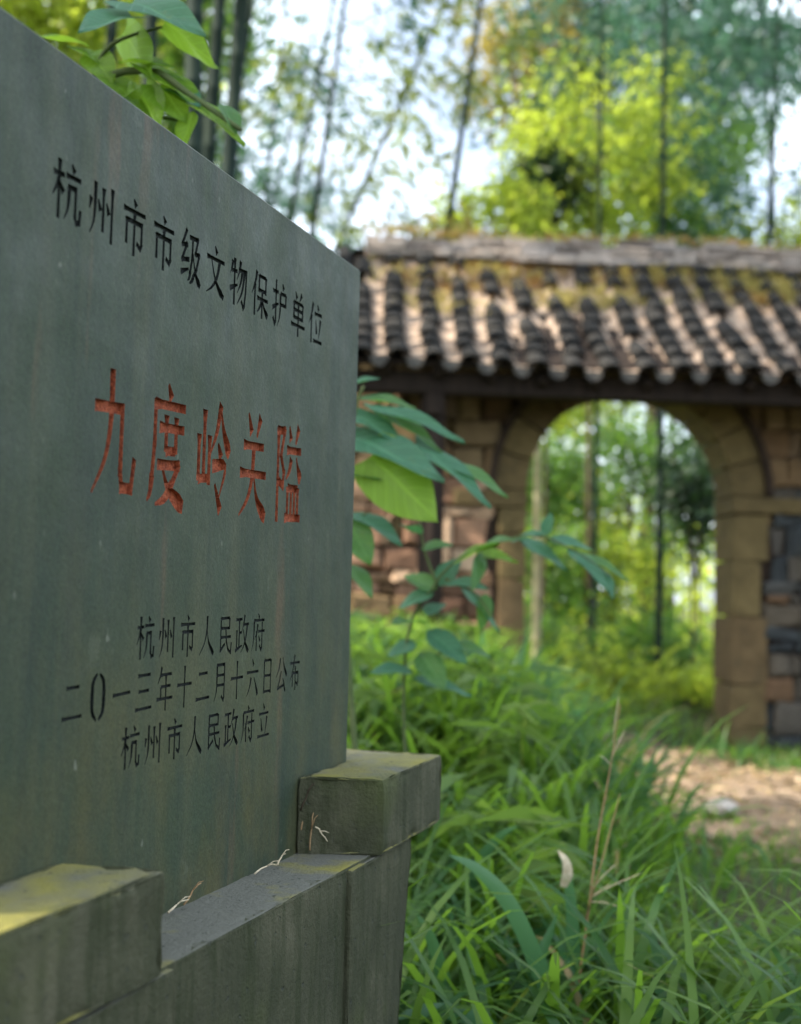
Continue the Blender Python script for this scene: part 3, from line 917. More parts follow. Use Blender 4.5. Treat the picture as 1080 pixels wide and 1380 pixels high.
# short grass and moss on the roof
def tufts(name, pts, mat, L, W, spread, nb, label, cat):
    Vs, Fs, n = [], [], 0
    for p in pts:
        for _ in range(nb):
            b = Vector(p) + Vector((random.gauss(0, spread), random.gauss(0, spread * 0.7), random.uniform(-0.01, 0.01)))
            az = random.uniform(0, 2 * PI); l = L * random.uniform(0.5, 1.2)
            d = Vector((math.cos(az) * 0.6, math.sin(az) * 0.6, random.uniform(0.4, 1))).normalized()
            s = d.cross(Vector((0, 0, 1))).normalized() * W
            m = b + d * l * 0.55; e = b + d * l + Vector((0, 0, -0.25 * l))
            Vs += [b - s, b + s, m + s, m - s, m + s, m - s, e]
            Fs += [(n, n + 1, n + 2, n + 3)]; Fs += [(n + 3, n + 2, n + 6, n + 6)][:0]
            Vs[-3:] = []
            Vs += [e]; Fs += [(n + 3, n + 2, n + 4)]
            n += 5
    me = bpy.data.meshes.new(name); me.from_pydata([tuple(v) for v in Vs], [], Fs); me.update()
    return tag(lnk(name, me, mat), label, cat, None, 'stuff')


pts_g, pts_o = [], []
for k in range(15):                                              # irregular patches, thickest under the ridge
    px_, pt_ = random.uniform(RX0, RX1), 1 - abs(random.gauss(0, 0.13)) - 0.06
    if px_ > 1.0 and random.random() < 0.35: continue
    big = random.uniform(0.10, 0.30); dst = pts_o if random.random() < 0.28 else pts_g
    for q in range(int(95 * big / 0.2)):
        x, t = px_ + random.gauss(0, big), pt_ + random.gauss(0, 0.055)
        if 0.45 < t < 0.96 and RX0 - 0.1 < x < RX1: dst.append(gm @ Vector(roof_pt(x, t, 0.012)))
for (px_, pt_, big) in ((-1.25, 0.56, 0.13), (-1.40, 0.80, 0.2), (-0.7, 0.83, 0.25), (0.05, 0.80, 0.25), (0.62, 0.76, 0.16)):
    for q in range(55):
        pts_g.append(gm @ Vector(roof_pt(px_ + random.gauss(0, big), min(0.95, pt_ + random.gauss(0, 0.06)), 0.012)))
for k in range(160):
    x = random.uniform(RX0, 0.9) if random.random() < 0.75 else random.uniform(0.9, RX1)
    (pts_o if random.random() < 0.6 else pts_g).append(gm @ Vector((x, RY + random.uniform(-0.09, 0.06), roof_pt(x, 1, 0)[2] + 0.165)))
tufts('roof_grass', pts_g, M['moss'], 0.070, 0.005, 0.03, 7, 'yellow-green grass and moss growing over the upper roof tiles', 'moss')
tufts('dry_roof_grass', pts_o, M['moss_o'], 0.060, 0.005, 0.03, 7, 'dry orange-brown moss and grass along the roof ridge', 'moss')


# ------------------------------------------------------------------ foliage generators
def leaf_quads(P, D, L, W, droop=0.0):
    """rhombic leaves at P pointing along D"""
    n = len(P)
    D = unit(D); rnd = rng.normal(size=(n, 3)); S = unit(np.cross(D, rnd)); N = np.cross(S, D)
    L = np.broadcast_to(L, n)[:, None]; W = np.broadcast_to(W, n)[:, None]
    a = P; c = P + D * L; c[:, 2] -= droop * L[:, 0]
    m = P + D * L * 0.42
    b = m + S * W + N * W * 0.25; d = m - S * W + N * W * 0.25
    V = np.stack([a, b, c, d], 1).reshape(-1, 3)
    F = np.arange(4 * n).reshape(-1, 4)
    return V, F


def bamboo_crown(seed, H, z0, nbr, dens, spread):
    r = np.random.default_rng(seed)
    P, D = [], []
    br = MB()
    for i in range(nbr):
        z = z0 + (H - z0) * (i / nbr) ** 0.85
        f = (z - z0) / (H - z0)
        az = r.uniform(0, 2 * PI); L = spread * (0.55 + 0.75 * math.sin(PI * min(1, 0.2 + f * 0.8))) * r.uniform(0.6, 1.15)
        d = np.array([math.cos(az), math.sin(az), r.uniform(0.25, 0.7)]); pts = []
        for t in np.linspace(0, 1, 6):
            pts.append(np.array([0, 0, z]) + d * L * t + np.array([0, 0, -0.75 * L * t * t]))
        br.tube(pts, [0.007, 0.006, 0.005, 0.004, 0.003, 0.002], 4, False)
        k = int(dens * L * r.uniform(0.6, 1.3))
        t = r.uniform(0.25, 1.05, k); q = np.array(pts)
        pos = np.stack([np.interp(t, np.linspace(0, 1, 6), q[:, c]) for c in range(3)], -1)
        nc = max(1, k // 9); cc = r.normal(size=(nc, 3)) * 0.16; ci = r.integers(0, nc, k); t0 = r.uniform(0.3, 1.05, nc)
        pos = np.stack([np.interp(t0[ci], np.linspace(0, 1, 6), q[:, c]) for c in range(3)], -1)
        P.append(pos + cc[ci] + r.normal(size=(k, 3)) * 0.075)
        dd = r.normal(size=(k, 3)) * 0.6 + d * 0.5; dd[:, 2] -= 0.7; D.append(dd)
    P = np.concatenate(P); D = np.concatenate(D)
    V, F = leaf_quads(P, D, r.uniform(0.12, 0.24, len(P)), r.uniform(0.016, 0.028, len(P)))
    return arr_mesh('foliage', V, F), br.mesh('branches', True)


def culm_mesh(H, rad):
    m = MB(); pts, rr = [], []
    z = -0.3; k = 0
    while z < H:
        f = max(0, z / H); r = rad * (1 - 0.85 * f ** 1.3)
        pts += [(0, 0, z), (0, 0, z + 0.012), (0, 0, z + 0.024)]; rr += [r, r * 1.13, r]
        z += 0.22 + 0.14 * math.sin(PI * min(1, f + 0.15))
    m.tube(pts, rr, 10)
    return m.mesh('culm', True)


CROWNS = [bamboo_crown(11, 9.5, 4.3, 34, 58, 1.05), bamboo_crown(12, 10.5, 5.9, 30, 58, 1.15), bamboo_crown(13, 8.5, 4.4, 28, 56, 0.95)]
CULMS = {}


def bamboo(X, Y, lean, rad, kind, label, crown='bamboo', lean_y=0.0, rz=None, culm='culm', sc=1.0):
    o = thing('bamboo', label, 'bamboo', (X, Y, float(gh(X, Y)) - 0.02), 0, 'bamboo around the gate')
    rzv = random.uniform(0, 2 * PI) if rz is None else rz
    d = Vector((lean, lean_y, 1)).normalized()
    o.rotation_mode = 'QUATERNION'
    o.rotation_quaternion = d.to_track_quat('Z', 'Y') @ Matrix.Rotation(rzv, 3, 'Z').to_quaternion()
    H = (9.3, 10.3, 8.3)[kind] * sc
    key = (kind, round(rad, 3), culm, sc)
    if key not in CULMS: CULMS[key] = culm_mesh(H, rad); CULMS[key].materials.append(M[culm])
    lnk('culm', CULMS[key], None, o)
    if crown:
        me, bm_ = CROWNS[kind]
        for nm, mesh, mt in (('foliage', me, crown), ('branches', bm_, culm)):
            k2 = (nm, kind, mt)
            if k2 not in CULMS:
                CULMS[k2] = mesh.copy(); CULMS[k2].materials.clear(); CULMS[k2].materials.append(M[mt])
            lnk(nm, CULMS[k2], None, o)
    return o


bamboo(-1.10, 6.5, -0.017, 0.058, 1, 'thickest dark bamboo stem just behind the slab top edge')
bamboo(-1.64, 8.0, 0.085, 0.040, 1, 'slim bamboo stem between the two thick dark stems behind the slab')
bamboo(-1.14, 7.0, 0.039, 0.052, 1, 'rightmost thick dark bamboo stem of the clump behind the slab')
bamboo(-1.48, 7.0, -0.005, 0.052, 1, 'dark bamboo stem partly covered by the bright leaves over the slab')
bamboo(-1.75, 8.6, -0.155, 0.042, 1, 'left-leaning bamboo stem at the top left behind the bright leaves')
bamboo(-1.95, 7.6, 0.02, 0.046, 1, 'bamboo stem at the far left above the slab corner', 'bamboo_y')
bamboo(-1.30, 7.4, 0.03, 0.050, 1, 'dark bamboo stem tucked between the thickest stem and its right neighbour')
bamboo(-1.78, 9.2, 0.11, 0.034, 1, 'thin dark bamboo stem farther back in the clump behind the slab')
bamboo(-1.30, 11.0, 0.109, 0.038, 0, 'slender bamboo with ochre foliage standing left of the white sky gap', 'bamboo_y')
bamboo(-2.41, 12.0, 0.402, 0.036, 1, 'bare thin bamboo leaning steeply right across the white sky', None)
bamboo(-0.12, 10.0, 0.117, 0.036, 1, 'bare dark bamboo stem leaning right behind the left end of the roof', None)
bamboo(3.33, 12.0, 0.038, 0.040, 1, 'upright dark bamboo stem behind the right part of the roof')
bamboo(-1.99, 14.0, 0.069, 0.042, 0, 'faint bluish bamboo right of the thick stems behind the slab')
bamboo(-1.71, 16.0, 0.038, 0.042, 2, 'farthest faint bamboo left of the white sky gap')
bamboo(-2.60, 13.0, 0.05, 0.030, 2, 'faint bamboo seen between the thick stems behind the slab')
bamboo(3.00, 14.0, -0.045, 0.026, 2, 'thin bamboo rising out of the yellow-green tree over the roof', 'bamboo')
bamboo(-2.9, 15.0, 0.22, 0.036, 1, 'bare thin bamboo leaning right far behind the upright thick stems', None)
bamboo(-1.95, 12.5, 0.16, 0.034, 1, 'bare thin bamboo leaning gently right beside the faint bluish bamboo', None)
bamboo(4.3, 13.5, -0.06, 0.033, 0, 'bamboo at the right edge of the photo behind the roof')
bamboo(1.86, 12.0, -0.001, 0.028, 1, 'thin dark bamboo stem seen in the left half of the archway')
bamboo(2.27, 11.0, -0.002, 0.034, 1, 'dark bamboo stem seen in the right half of the archway')
bamboo(2.9, 17.0, 0.03, 0.032, 0, 'distant bamboo with bluish foliage above the right roof', 'bamboo')
# the pale bare stem close to the left jamb
bamboo(1.105, 10.0, -0.012, 0.038, 2, 'pale sunlit bare bamboo stem along the left jamb of the archway', None, 0, None, 'culm_pale', 0.45)
# unseen grove added to the left, beyond the slab, to shade the grass
for k, (x, y) in enumerate(((-3.2, 2.6), (-5.0, 1.2), (-4.6, 0.0), (-6.8, 2.0), (-4.2, 2.0), (-4.8, 2.8), (-6.0, 1.4), (-3.9, 1.0), (-5.3, 2.2), (-6.2, 2.9), (-7.2, 0.8), (-3.4, 0.2))):
    bamboo(x, y, random.uniform(-0.03, 0.08), 0.042, k % 3, 'unseen bamboo added to the left to shade the grass')


# ------------------------------------------------------------------ trees and shrubs
def crown_mesh(seed, rad, nclump, nleaf, cr, L, W, flat=0.75):
    r = np.random.default_rng(seed)
    c = r.normal(size=(nclump, 3)); c = unit(c) * (r.uniform(0.15, 1, (nclump, 1)) ** 0.5)
    c *= np.array(rad)
    k = r.integers(int(nleaf * 0.4), int(nleaf * 1.5), nclump)
    P = np.concatenate([ci + r.normal(size=(n, 3)) * cr * np.array([1, 1, flat]) * r.uniform(0.6, 1.3) for ci, n in zip(c, k)])
    D = r.normal(size=(len(P), 3)); D[:, 2] -= 0.35
    V, F = leaf_quads(P, D, r.uniform(0.6, 1.3, len(P)) * L, r.uniform(0.6, 1.2, len(P)) * W)
    return arr_mesh('crown', V, F), c


def tree(name, X, Y, zc, rad, seed, mat, label, cat='tree', nclump=46, nleaf=120, cr=0.2, L=0.10, W=0.03, trunk_r=0.06):
    z0 = float(gh(X, Y)) - 0.05
    o = thing(name, label, cat, (X, Y, z0), 0, 'trees behind the gate' if cat == 'tree' else 'shrubs behind the gate')
    me, cl = crown_mesh(seed, rad, nclump, nleaf, cr, L, W)
    c = lnk('crown', me, M[mat], o); c.location = (0, 0, zc - z0)
    m = MB(); r = random.Random(seed)
    top = zc - z0 + rad[2] * 0.45
    pts = [Vector((math.sin(t * 5 + seed) * 0.06 * min(1, trunk_r * 14), math.cos(t * 4 + seed) * 0.05, -0.1 + (top + 0.1) * t)) for t in np.linspace(0, 1, 9)]
    m.tube(pts, [trunk_r * (1.25 - 0.95 * t) for t in np.linspace(0, 1, 9)], 9)
    for q in cl[::max(1, len(cl) // 14)]:
        e = Vector(q) + Vector((0, 0, zc - z0)); b = pts[4 + r.randrange(4)]
        mid = (b + e) / 2 + Vector((0, 0, 0.12))
        m.tube([b, mid, e], [trunk_r * 0.4, trunk_r * 0.22, trunk_r * 0.08], 5)
    m.build('trunk', M['bark'], o, True)
    return o


tree('broadleaf_tree', 1.95, 13.0, 5.55, (1.05, 1.0, 1.35), 21, 'tree_y', 'yellow-green tree standing right behind the middle of the roof', nclump=50, nleaf=95, trunk_r=0.03)
tree('broadleaf_tree', 3.15, 14.5, 5.6, (1.15, 1.1, 1.3), 22, 'tree_g', 'mid green tree behind the right half of the roof', nclump=46, nleaf=110, trunk_r=0.03)
tree('broadleaf_tree', 3.3, 16.5, 8.1, (1.9, 1.4, 1.5), 23, 'tree_b', 'tall bluish-green tree filling the upper right sky', nclump=60, nleaf=120, cr=0.28, L=0.13, W=0.04, trunk_r=0.09)
tree('broadleaf_tree', 0.85, 12.0, 4.45, (0.55, 0.55, 0.55), 24, 'tree_y', 'low pale lime tree behind the left part of the roof ridge', nclump=26, nleaf=80, cr=0.15)
tree('evergreen_tree', 1.42, 12.5, 5.05, (0.30, 0.30, 0.42), 25, 'tree_d', 'small dark evergreen in front of the yellow-green tree', nclump=26, nleaf=120, cr=0.12, L=0.08, trunk_r=0.02)
tree('broadleaf_tree', 1.75, 17.0, 8.3, (1.25, 1.0, 1.15), 26, 'tree_o', 'tall ochre tree top at the top middle of the photo', nclump=44, nleaf=110, cr=0.26, L=0.12, W=0.04, trunk_r=0.08)
tree('broadleaf_tree', 4.3, 13.5, 4.7, (0.8, 0.8, 0.8), 27, 'tree_y', 'yellow-green tree at the right edge behind the roof', nclump=30, nleaf=100)
tree('shrub', 0.28, 9.9, 3.55, (0.35, 0.3, 0.25), 28, 'tree_o', 'bright orange-yellow bush peeking over the left end of the roof ridge', 'shrub', nclump=16, nleaf=70, cr=0.1, trunk_r=0.03)
tree('broadleaf_tree', -2.6, 10.5, 5.0, (1.0, 0.8, 1.1), 29, 'tree_y', 'yellow-green tree behind the dark stems at the top left', nclump=36, nleaf=100)
tree('broadleaf_tree', -2.05, 9.6, 5.0, (0.7, 0.6, 0.9), 30, 'tree_g', 'mid green tree between the dark stems at the upper left', nclump=36, nleaf=100, trunk_r=0.03)
tree('broadleaf_tree', -2.45, 8.2, 4.85, (0.6, 0.6, 0.75), 31, 'tree_y', 'sunny leafy tree in the top left corner above the slab', nclump=34, nleaf=100, trunk_r=0.03)
# seen through the archway
AR = [('shrub', 1.25, 11.2, 0.40, (0.35, 0.4, 0.4), 'tree_g', 'mid green bush low at the left inside the archway'),
      ('shrub', 1.75, 10.8, 0.12, (0.40, 0.4, 0.22), 'tree_y', 'low yellow-green bush at the middle foot of the archway view'),
      ('shrub', 2.35, 11.6, 0.40, (0.36, 0.4, 0.4), 'tree_g', 'mid green bush at the right foot of the archway view'),
      ('shrub', 1.50, 13.2, 1.15, (0.50, 0.4, 0.5), 'tree_g', 'mid green bush in the left middle of the archway view'),
      ('shrub', 2.30, 13.6, 1.15, (0.55, 0.45, 0.55), 'tree_y', 'sunny lime bush in the right middle of the archway view'),
      ('broadleaf_tree', 2.62, 11.3, 1.95, (0.28, 0.35, 0.36), 'tree_d', 'dark leafy young tree in the upper right of the archway view'),
      ('broadleaf_tree', 2.75, 15.0, 2.65, (0.55, 0.5, 0.45), 'tree_g', 'mid green young tree at the top right of the archway view'),
      ('broadleaf_tree', 1.75, 14.2, 2.15, (0.65, 0.5, 0.45), 'tree_g', 'mid green young tree at the top left of the archway view'),
      ('broadleaf_tree', 2.25, 15.6, 2.0, (0.55, 0.5, 0.5), 'tree_y', 'pale lime young tree in the centre of the archway view'),
      ('broadleaf_tree', 1.60, 17.5, 2.6, (0.85, 0.5, 0.7), 'tree_y', 'pale yellow-green young tree far behind the archway'),
      ('broadleaf_tree', 2.15, 17.2, 3.45, (0.7, 0.5, 0.6), 'tree_y', 'tall lime tree far behind the crown of the archway'),
      ('broadleaf_tree', 1.30, 16.0, 3.05, (0.6, 0.5, 0.55), 'tree_g', 'tall green tree far behind the upper left of the archway'),
      ('broadleaf_tree', 2.95, 18.0, 3.7, (0.75, 0.5, 0.6), 'tree_y', 'tall pale tree far behind the upper right of the archway'),
      ('broadleaf_tree', 3.1, 13.0, 2.0, (0.6, 0.5, 0.8), 'tree_g', 'green young tree just right of the archway view')]
for k, (nm, X, Y, zc, rad, mt, lab) in enumerate(AR):
    tree(nm, X, Y, zc, rad, 40 + k, mt, lab, 'shrub' if nm == 'shrub' else 'tree', nclump=int(36 * rad[0] ** 0.5), nleaf=75, cr=0.20, L=0.09, W=0.028, trunk_r=0.018)

# a far wood that reads as one mass, and undergrowth between the trunks
P = []
for k in range(260):
    a = random.uniform(-1.2, 1.2); d = random.uniform(24, 38)
    c = np.array([math.sin(a) * d, math.cos(a) * d, random.uniform(0.3, 2.6) + (1.5 if abs(a) > .35 else 0)])
    P.append(c + rng.normal(size=(110, 3)) * np.array([0.8, 0.8, 0.55]))
P = np.concatenate(P); D = rng.normal(size=P.shape)
V, F = leaf_quads(P, D, rng.uniform(0.2, 0.4, len(P)), rng.uniform(0.07, 0.12, len(P)))
tag(lnk('far_wood', arr_mesh('far_wood', V, F), M['tree_y']), 'far sunny wood that closes the view beyond the gate', 'wood', None, 'stuff')
P = []
for k in range(420):
    x, y = random.uniform(-5, 7), random.uniform(9.2, 20)
    if abs(x - 1.5) < 0.35 and y < 12: continue
    P.append(np.array([x, y, float(gh(x, y)) + 0.1]) + np.abs(rng.normal(size=(75, 3))) * np.array([0.25, 0.25, 0.16]) * np.array([1, 1, 1]))
P = np.concatenate(P); D = rng.normal(size=P.shape); D[:, 2] = np.abs(D[:, 2])
V, F = leaf_quads(P, D, rng.uniform(0.08, 0.2, len(P)), rng.uniform(0.015, 0.03, len(P)))
tag(lnk('undergrowth', arr_mesh('undergrowth', V, F), M['tree_y']), 'low sunny undergrowth covering the ground beyond the gate', 'undergrowth', None, 'stuff')


# ------------------------------------------------------------------ grass
def blades(X, Y, Lr, Wr, lean=(0.25, 0.75), nseg=6, zoff=0.0):
    n = len(X)
    az = rng.uniform(0, 2 * PI, n); L = rng.uniform(*Lr, n); W = rng.uniform(*Wr, n)
    ln = rng.uniform(*lean, n)
    B = np.stack([X, Y, gh(X, Y) - 0.01 + zoff], -1)
    h = np.stack([np.cos(az), np.sin(az), np.zeros(n)], -1)
    side = np.stack([-np.sin(az), np.cos(az), np.zeros(n)], -1)
    tw = rng.uniform(-0.6, 0.6, n)
    pos = B.copy(); rows = []
    for k in range(nseg + 1):
        t = k / nseg
        th = ln * (0.25 + 1.9 * t ** 1.4)                            # angle from vertical grows along the blade
        w = W * (0.55 + 0.45 * min(1, t * 4)) * (1 - t ** 2.2) + 0.0004
        s = side * np.cos(tw * t)[:, None] + np.array([0, 0, 1.0]) * np.sin(tw * t)[:, None] * 0.6
        rows.append(np.stack([pos - s * w[:, None] / 2, pos + s * w[:, None] / 2], 1))
        step = (L / nseg)[:, None]
        pos = pos + (h * np.sin(th)[:, None] + np.array([0, 0, 1.0]) * np.cos(th)[:, None]) * step
    V = np.stack(rows, 1)                                            # n, seg+1, 2, 3
    V = V.reshape(-1, 3)
    base = (np.arange(n) * (nseg + 1) * 2)[:, None]
    f = np.array([(2 * k, 2 * k + 1, 2 * k + 3, 2 * k + 2) for k in range(nseg)])
    F = (base[:, None] + f[None]).reshape(-1, 4)
    return V, F


def in_mon(x, y, m=0.02):
    u = (x - P0.x) * UD.x + (y - P0.y) * UD.y; v = (x - P0.x) * ND.x + (y - P0.y) * ND.y
    return (u < 0.74 + m) & (u > -0.35) & (v > -0.23 - m) & (v < 0.118 + m)


def scatter(n, x0, x1, y0, y1, keep):
    x = rng.uniform(x0, x1, n); y = rng.uniform(y0, y1, n)
    k = keep(x, y) & ~in_mon(x, y)
    return x[k], y[k]


def tuft_scatter(nt, per, spread, x0, x1, y0, y1, keep):
    cx = rng.uniform(x0, x1, nt); cy = rng.uniform(y0, y1, nt)
    x = np.repeat(cx, per) + rng.normal(0, spread, nt * per); y = np.repeat(cy, per) + rng.normal(0, spread, nt * per)
    k = keep(x, y) & ~in_mon(x, y, 0.05); return x[k], y[k]


wallgap = lambda x, y: (y < 7.9) | ((np.abs(x - 1.45) < 0.6) & (y < 9)) | (y > 8.5)
off_path = lambda x, y: (path_dist(x, y) > 0.95 + 0.25 * np.sin(x * 9) * np.sin(y * 7)) & wallgap(x, y)
GV, GF, gn = [], [], 0
open_view = lambda x, y: off_path(x, y) & ~((x > 0.60 + 0.1 * np.sin(y * 6)) & (y > 2.5))
low_zone = lambda x, y: (path_dist(x, y) > 0.9 + 0.3 * np.sin(x * 9) * np.sin(y * 7)) & wallgap(x, y)
for (x, y), Lr, Wr, ln in (
        (tuft_scatter(330, 11, 0.09, -0.4, 2.2, 1.9, 3.9, open_view), (0.30, 0.62), (0.014, 0.028), (0.6, 1.3)),
        (scatter(1500, -0.4, 2.4, 1.9, 4.0, open_view), (0.12, 0.36), (0.005, 0.012), (0.4, 1.2)),
        (tuft_scatter(330, 11, 0.11, -0.7, 0.75, 3.4, 7.8, off_path), (0.32, 0.65), (0.018, 0.036), (0.6, 1.35)),
        (tuft_scatter(110, 11, 0.10, 0.55, 0.90, 4.2, 7.8, off_path), (0.16, 0.32), (0.012, 0.024), (0.5, 1.2)),
        (scatter(2200, -1.5, 0.9, 4.2, 8.0, off_path), (0.12, 0.30), (0.008, 0.014), (0.4, 1.2)),
        (tuft_scatter(110, 12, 0.07, 0.6, 2.4, 2.5, 3.4, low_zone), (0.08, 0.18), (0.007, 0.013), (0.5, 1.2)),
        (scatter(2600, 0.6, 2.6, 2.6, 5.2, low_zone), (0.04, 0.11), (0.005, 0.010), (0.4, 1.2)),
        (scatter(2500, 1.6, 4.2, 5.0, 8.0, low_zone), (0.06, 0.16), (0.005, 0.010), (0.4, 1.2)),
        (tuft_scatter(300, 9, 0.05, 0.7, 3.0, 4.2, 7.9, lambda x, y: (path_dist(x, y) > 0.62 + 0.3 * np.sin(x * 7 + y * 5)) & wallgap(x, y)), (0.05, 0.14), (0.006, 0.011), (0.5, 1.2)),
        (scatter(900, 0.7, 2.1, 6.6, 10.0, low_zone), (0.10, 0.32), (0.008, 0.016), (0.4, 1.2)),
        (scatter(2200, -4.0, -0.6, 0.5, 6.0, off_path), (0.15, 0.35), (0.008, 0.014), (0.3, 1.0)),
        (scatter(260, 0.8, 2.6, 4.8, 8.0, wallgap), (0.03, 0.08), (0.004, 0.008), (0.3, 0.9))):
    V, F = blades(x, y, Lr, Wr, ln)
    GV.append(V); GF.append(F + gn); gn += len(V)
tag(lnk('grass', arr_mesh('grass', np.concatenate(GV), np.concatenate(GF), True), M['grass']), 'long green grass covering the ground between the tablet and the gate', 'grass', None, 'stuff')

# fallen bamboo leaves on the path and in the grass
n = 2600
x, y = rng.uniform(0.6, 3.2, n), rng.uniform(4.2, 7.9, n)
k = path_dist(x, y) < 1.3; x, y = x[k], y[k]
P = np.stack([x, y, gh(x, y) + 0.024], -1); D = rng.normal(size=P.shape); D[:, 2] *= 0.12
V, F = leaf_quads(P, D, rng.uniform(0.03, 0.11, len(P)), rng.uniform(0.005, 0.012, len(P)))
tag(lnk('leaf_litter', arr_mesh('leaf_litter', V, F), M['litter']), 'fallen dry leaves strewn over the dirt path', 'leaf litter', None, 'stuff')

# a few small leafy weeds among the grass
P, D = [], []
for k in range(150):
    x, y = random.uniform(0.2, 2.0), random.uniform(2.3, 4.6)
    if path_dist(np.array([x]), np.array([y]))[0] < 1 or (x > 0.55 and y > 2.9): continue
    b = np.array([x, y, float(gh(x, y))])
    for q in range(22):
        P.append(b + rng.normal(size=3) * (0.05, 0.05, 0) + np.array([0, 0, random.uniform(0.05, 0.20)])); d = rng.normal(size=3); d[2] = abs(d[2]) * 0.3; D.append(d)
V2 = []
for k in range(420):
    x, y = random.uniform(-0.6, 0.95), random.uniform(2.6, 7.6)
    if x > 0.45 and y < 5.6: continue
    if path_dist(np.array([x]), np.array([y]))[0] < 1.1 or in_mon(x, y, 0.1): continue
    b = np.array([x, y, float(gh(x, y)) + random.uniform(0.12, 0.42)]); az = random.uniform(0, 2 * PI)
    for q in range(7):
        a = az + random.uniform(-0.9, 0.9)
        V2.append((b + rng.normal(size=3) * 0.025, np.array([math.cos(a), math.sin(a), random.uniform(-0.35, 0.35)])))
V, F = leaf_quads(np.array([q[0] for q in V2]), np.array([q[1] for q in V2]), rng.uniform(0.12, 0.24, len(V2)), rng.uniform(0.010, 0.018, len(V2)), 0.25)
tag(lnk('low_bamboo_leaves', arr_mesh('low_bamboo_leaves', V, F), M['weed']), 'low bamboo-like leaves crowding the grassy bank beside the tablet', 'weeds', None, 'stuff')
V, F = leaf_quads(np.array(P), np.array(D), rng.uniform(0.04, 0.10, len(P)), rng.uniform(0.010, 0.022, len(P)))
tag(lnk('ground_weeds', arr_mesh('ground_weeds', V, F), M['weed']), 'small leafy weeds mixed into the grass right of the tablet', 'weeds', None, 'stuff')


# ------------------------------------------------------------------ near plants with single leaves
def leaf_shape(base, tip, width, nrm, fold=0.25, curl=0.12, heart=0.0, ns=11, nw=7):
    base, tip = Vector(base), Vector(tip)
    d = tip - base; L = d.length; d.normalize()
    n = Vector(nrm); n = (n - d * n.dot(d)).normalized(); s = d.cross(n)
    V, Fs = [], []
    for i in range(ns):
        t = i / (ns - 1)
        w = width * (math.sin(PI * min(1, t ** 0.72)) ** 0.8 if heart == 0 else (math.sin(PI * (0.10 + 0.90 * t) ** 0.62) ** 0.85 if t < 0.999 else 0.0)) + 0.0006
        for j in range(nw):
            q = 2 * j / (nw - 1) - 1
            back = -heart * L * 0.14 * abs(q) ** 1.5 * max(0, 1 - t * 4)
            zz = fold * w * 0.5 * abs(q) - curl * L * t * t + 0.02 * L * math.sin(t * 9 + q * 3)
            V.append(base + d * (L * t + back) + s * (q * w / 2) + n * zz)
    for i in range(ns - 1):
        for j in range(nw - 1):
            a = i * nw + j; Fs.append((a, a + 1, a + nw + 1, a + nw))
    return [tuple(v) for v in V], Fs


def leafy_plant(name, label, cat, stems, leaves, group=None):
    """stems: list of (points, radius); leaves: (base, tip, width, normal, material, heart)"""
    b0 = Vector(stems[0][0][0])
    o = thing(name, label, cat, b0, 0, group)
    m = MB()
    for pts, r in stems:
        pts = [Vector(p) - b0 for p in pts]
        pts = [Vector(q) for q in smooth_line(np.array([tuple(p) for p in pts]), 5)]
        m.tube(pts, [r * (1 - 0.6 * k / (len(pts) - 1)) for k in range(len(pts))], 7)
    m.build('stem', M['stem'], o, True)
    for (b, t, w, n, mt, hrt) in leaves:
        V, Fs = leaf_shape(Vector(b) - b0, Vector(t) - b0, w, n, heart=hrt)
        q = MB(); q.add(V, Fs); lf = q.build('leaf', M[mt], o, True)
        co = lf.data.attributes.new('leafco', 'FLOAT_VECTOR', 'POINT')
        co.data.foreach_set('vector', np.array([(i / 10.0, 2 * j / 6.0 - 1, 0) for i in range(11) for j in range(7)], np.float32).ravel())
    return o


def leaves_px(rows):
    out = []
    for (x0, y0, Y0, x1, y1, Y1, wpx, n, mt, hrt) in rows:
        out.append((at(x0, y0, Y0), at(x1, y1, Y1), wpx / FPX * (Y0 + Y1) / 2, n, mt, hrt))
    return out


# plant leaning out from behind the right edge of the slab
up, upr, upl = (0.0, -0.45, 0.9), (0.35, -0.5, 0.8), (-0.35, -0.5, 0.8)
st = [([(-0.02, 2.72, 0.0), at(470, 900, 2.72), at(468, 700, 2.7), at(478, 560, 2.68), at(490, 520, 2.66)], 0.008),
      ([at(474, 640, 2.7), at(520, 615, 2.62), at(600, 625, 2.6)], 0.004), ([at(474, 700, 2.7), at(500, 690, 2.65)], 0.003)]
lv = leaves_px([
    (470, 590, 2.66, 598, 628, 2.48, 74, (0.1, -0.65, 0.75), 'leaf_teal', 1), (500, 615, 2.62, 600, 708, 2.50, 92, (-0.35, 0.75, 0.45), 'leaf_lime', 1),
    (560, 600, 2.62, 668, 668, 2.50, 52, (0.2, -0.4, 0.9), 'leaf_teal', 1), (600, 622, 2.6, 688, 660, 2.56, 34, up, 'leaf_mid', 0),
    (478, 560, 2.68, 545, 590, 2.6, 48, up, 'leaf_teal', 1), (490, 545, 2.68, 628, 578, 2.58, 38, up, 'leaf_teal', 0), (480, 536, 2.72, 560, 540, 2.66, 32, up, 'leaf_mid', 0),
    (520, 560, 2.66, 600, 600, 2.6, 40, upr, 'leaf_mid', 1), (470, 690, 2.68, 545, 725, 2.6, 46, upr, 'leaf_teal', 0), (468, 700, 2.66, 500, 758, 2.62, 44, upl, 'leaf_mid', 0),
    (472, 640, 2.66, 520, 640, 2.6, 44, up, 'leaf_mid', 0), (466, 760, 2.7, 505, 800, 2.65, 36, upr, 'leaf_mid', 0), (470, 520, 2.72, 510, 505, 2.7, 24, up, 'leaf_teal', 0)])
leafy_plant('broadleaf_plant', 'big-leaved green plant leaning out from behind the right slab edge', 'plant', st, lv)

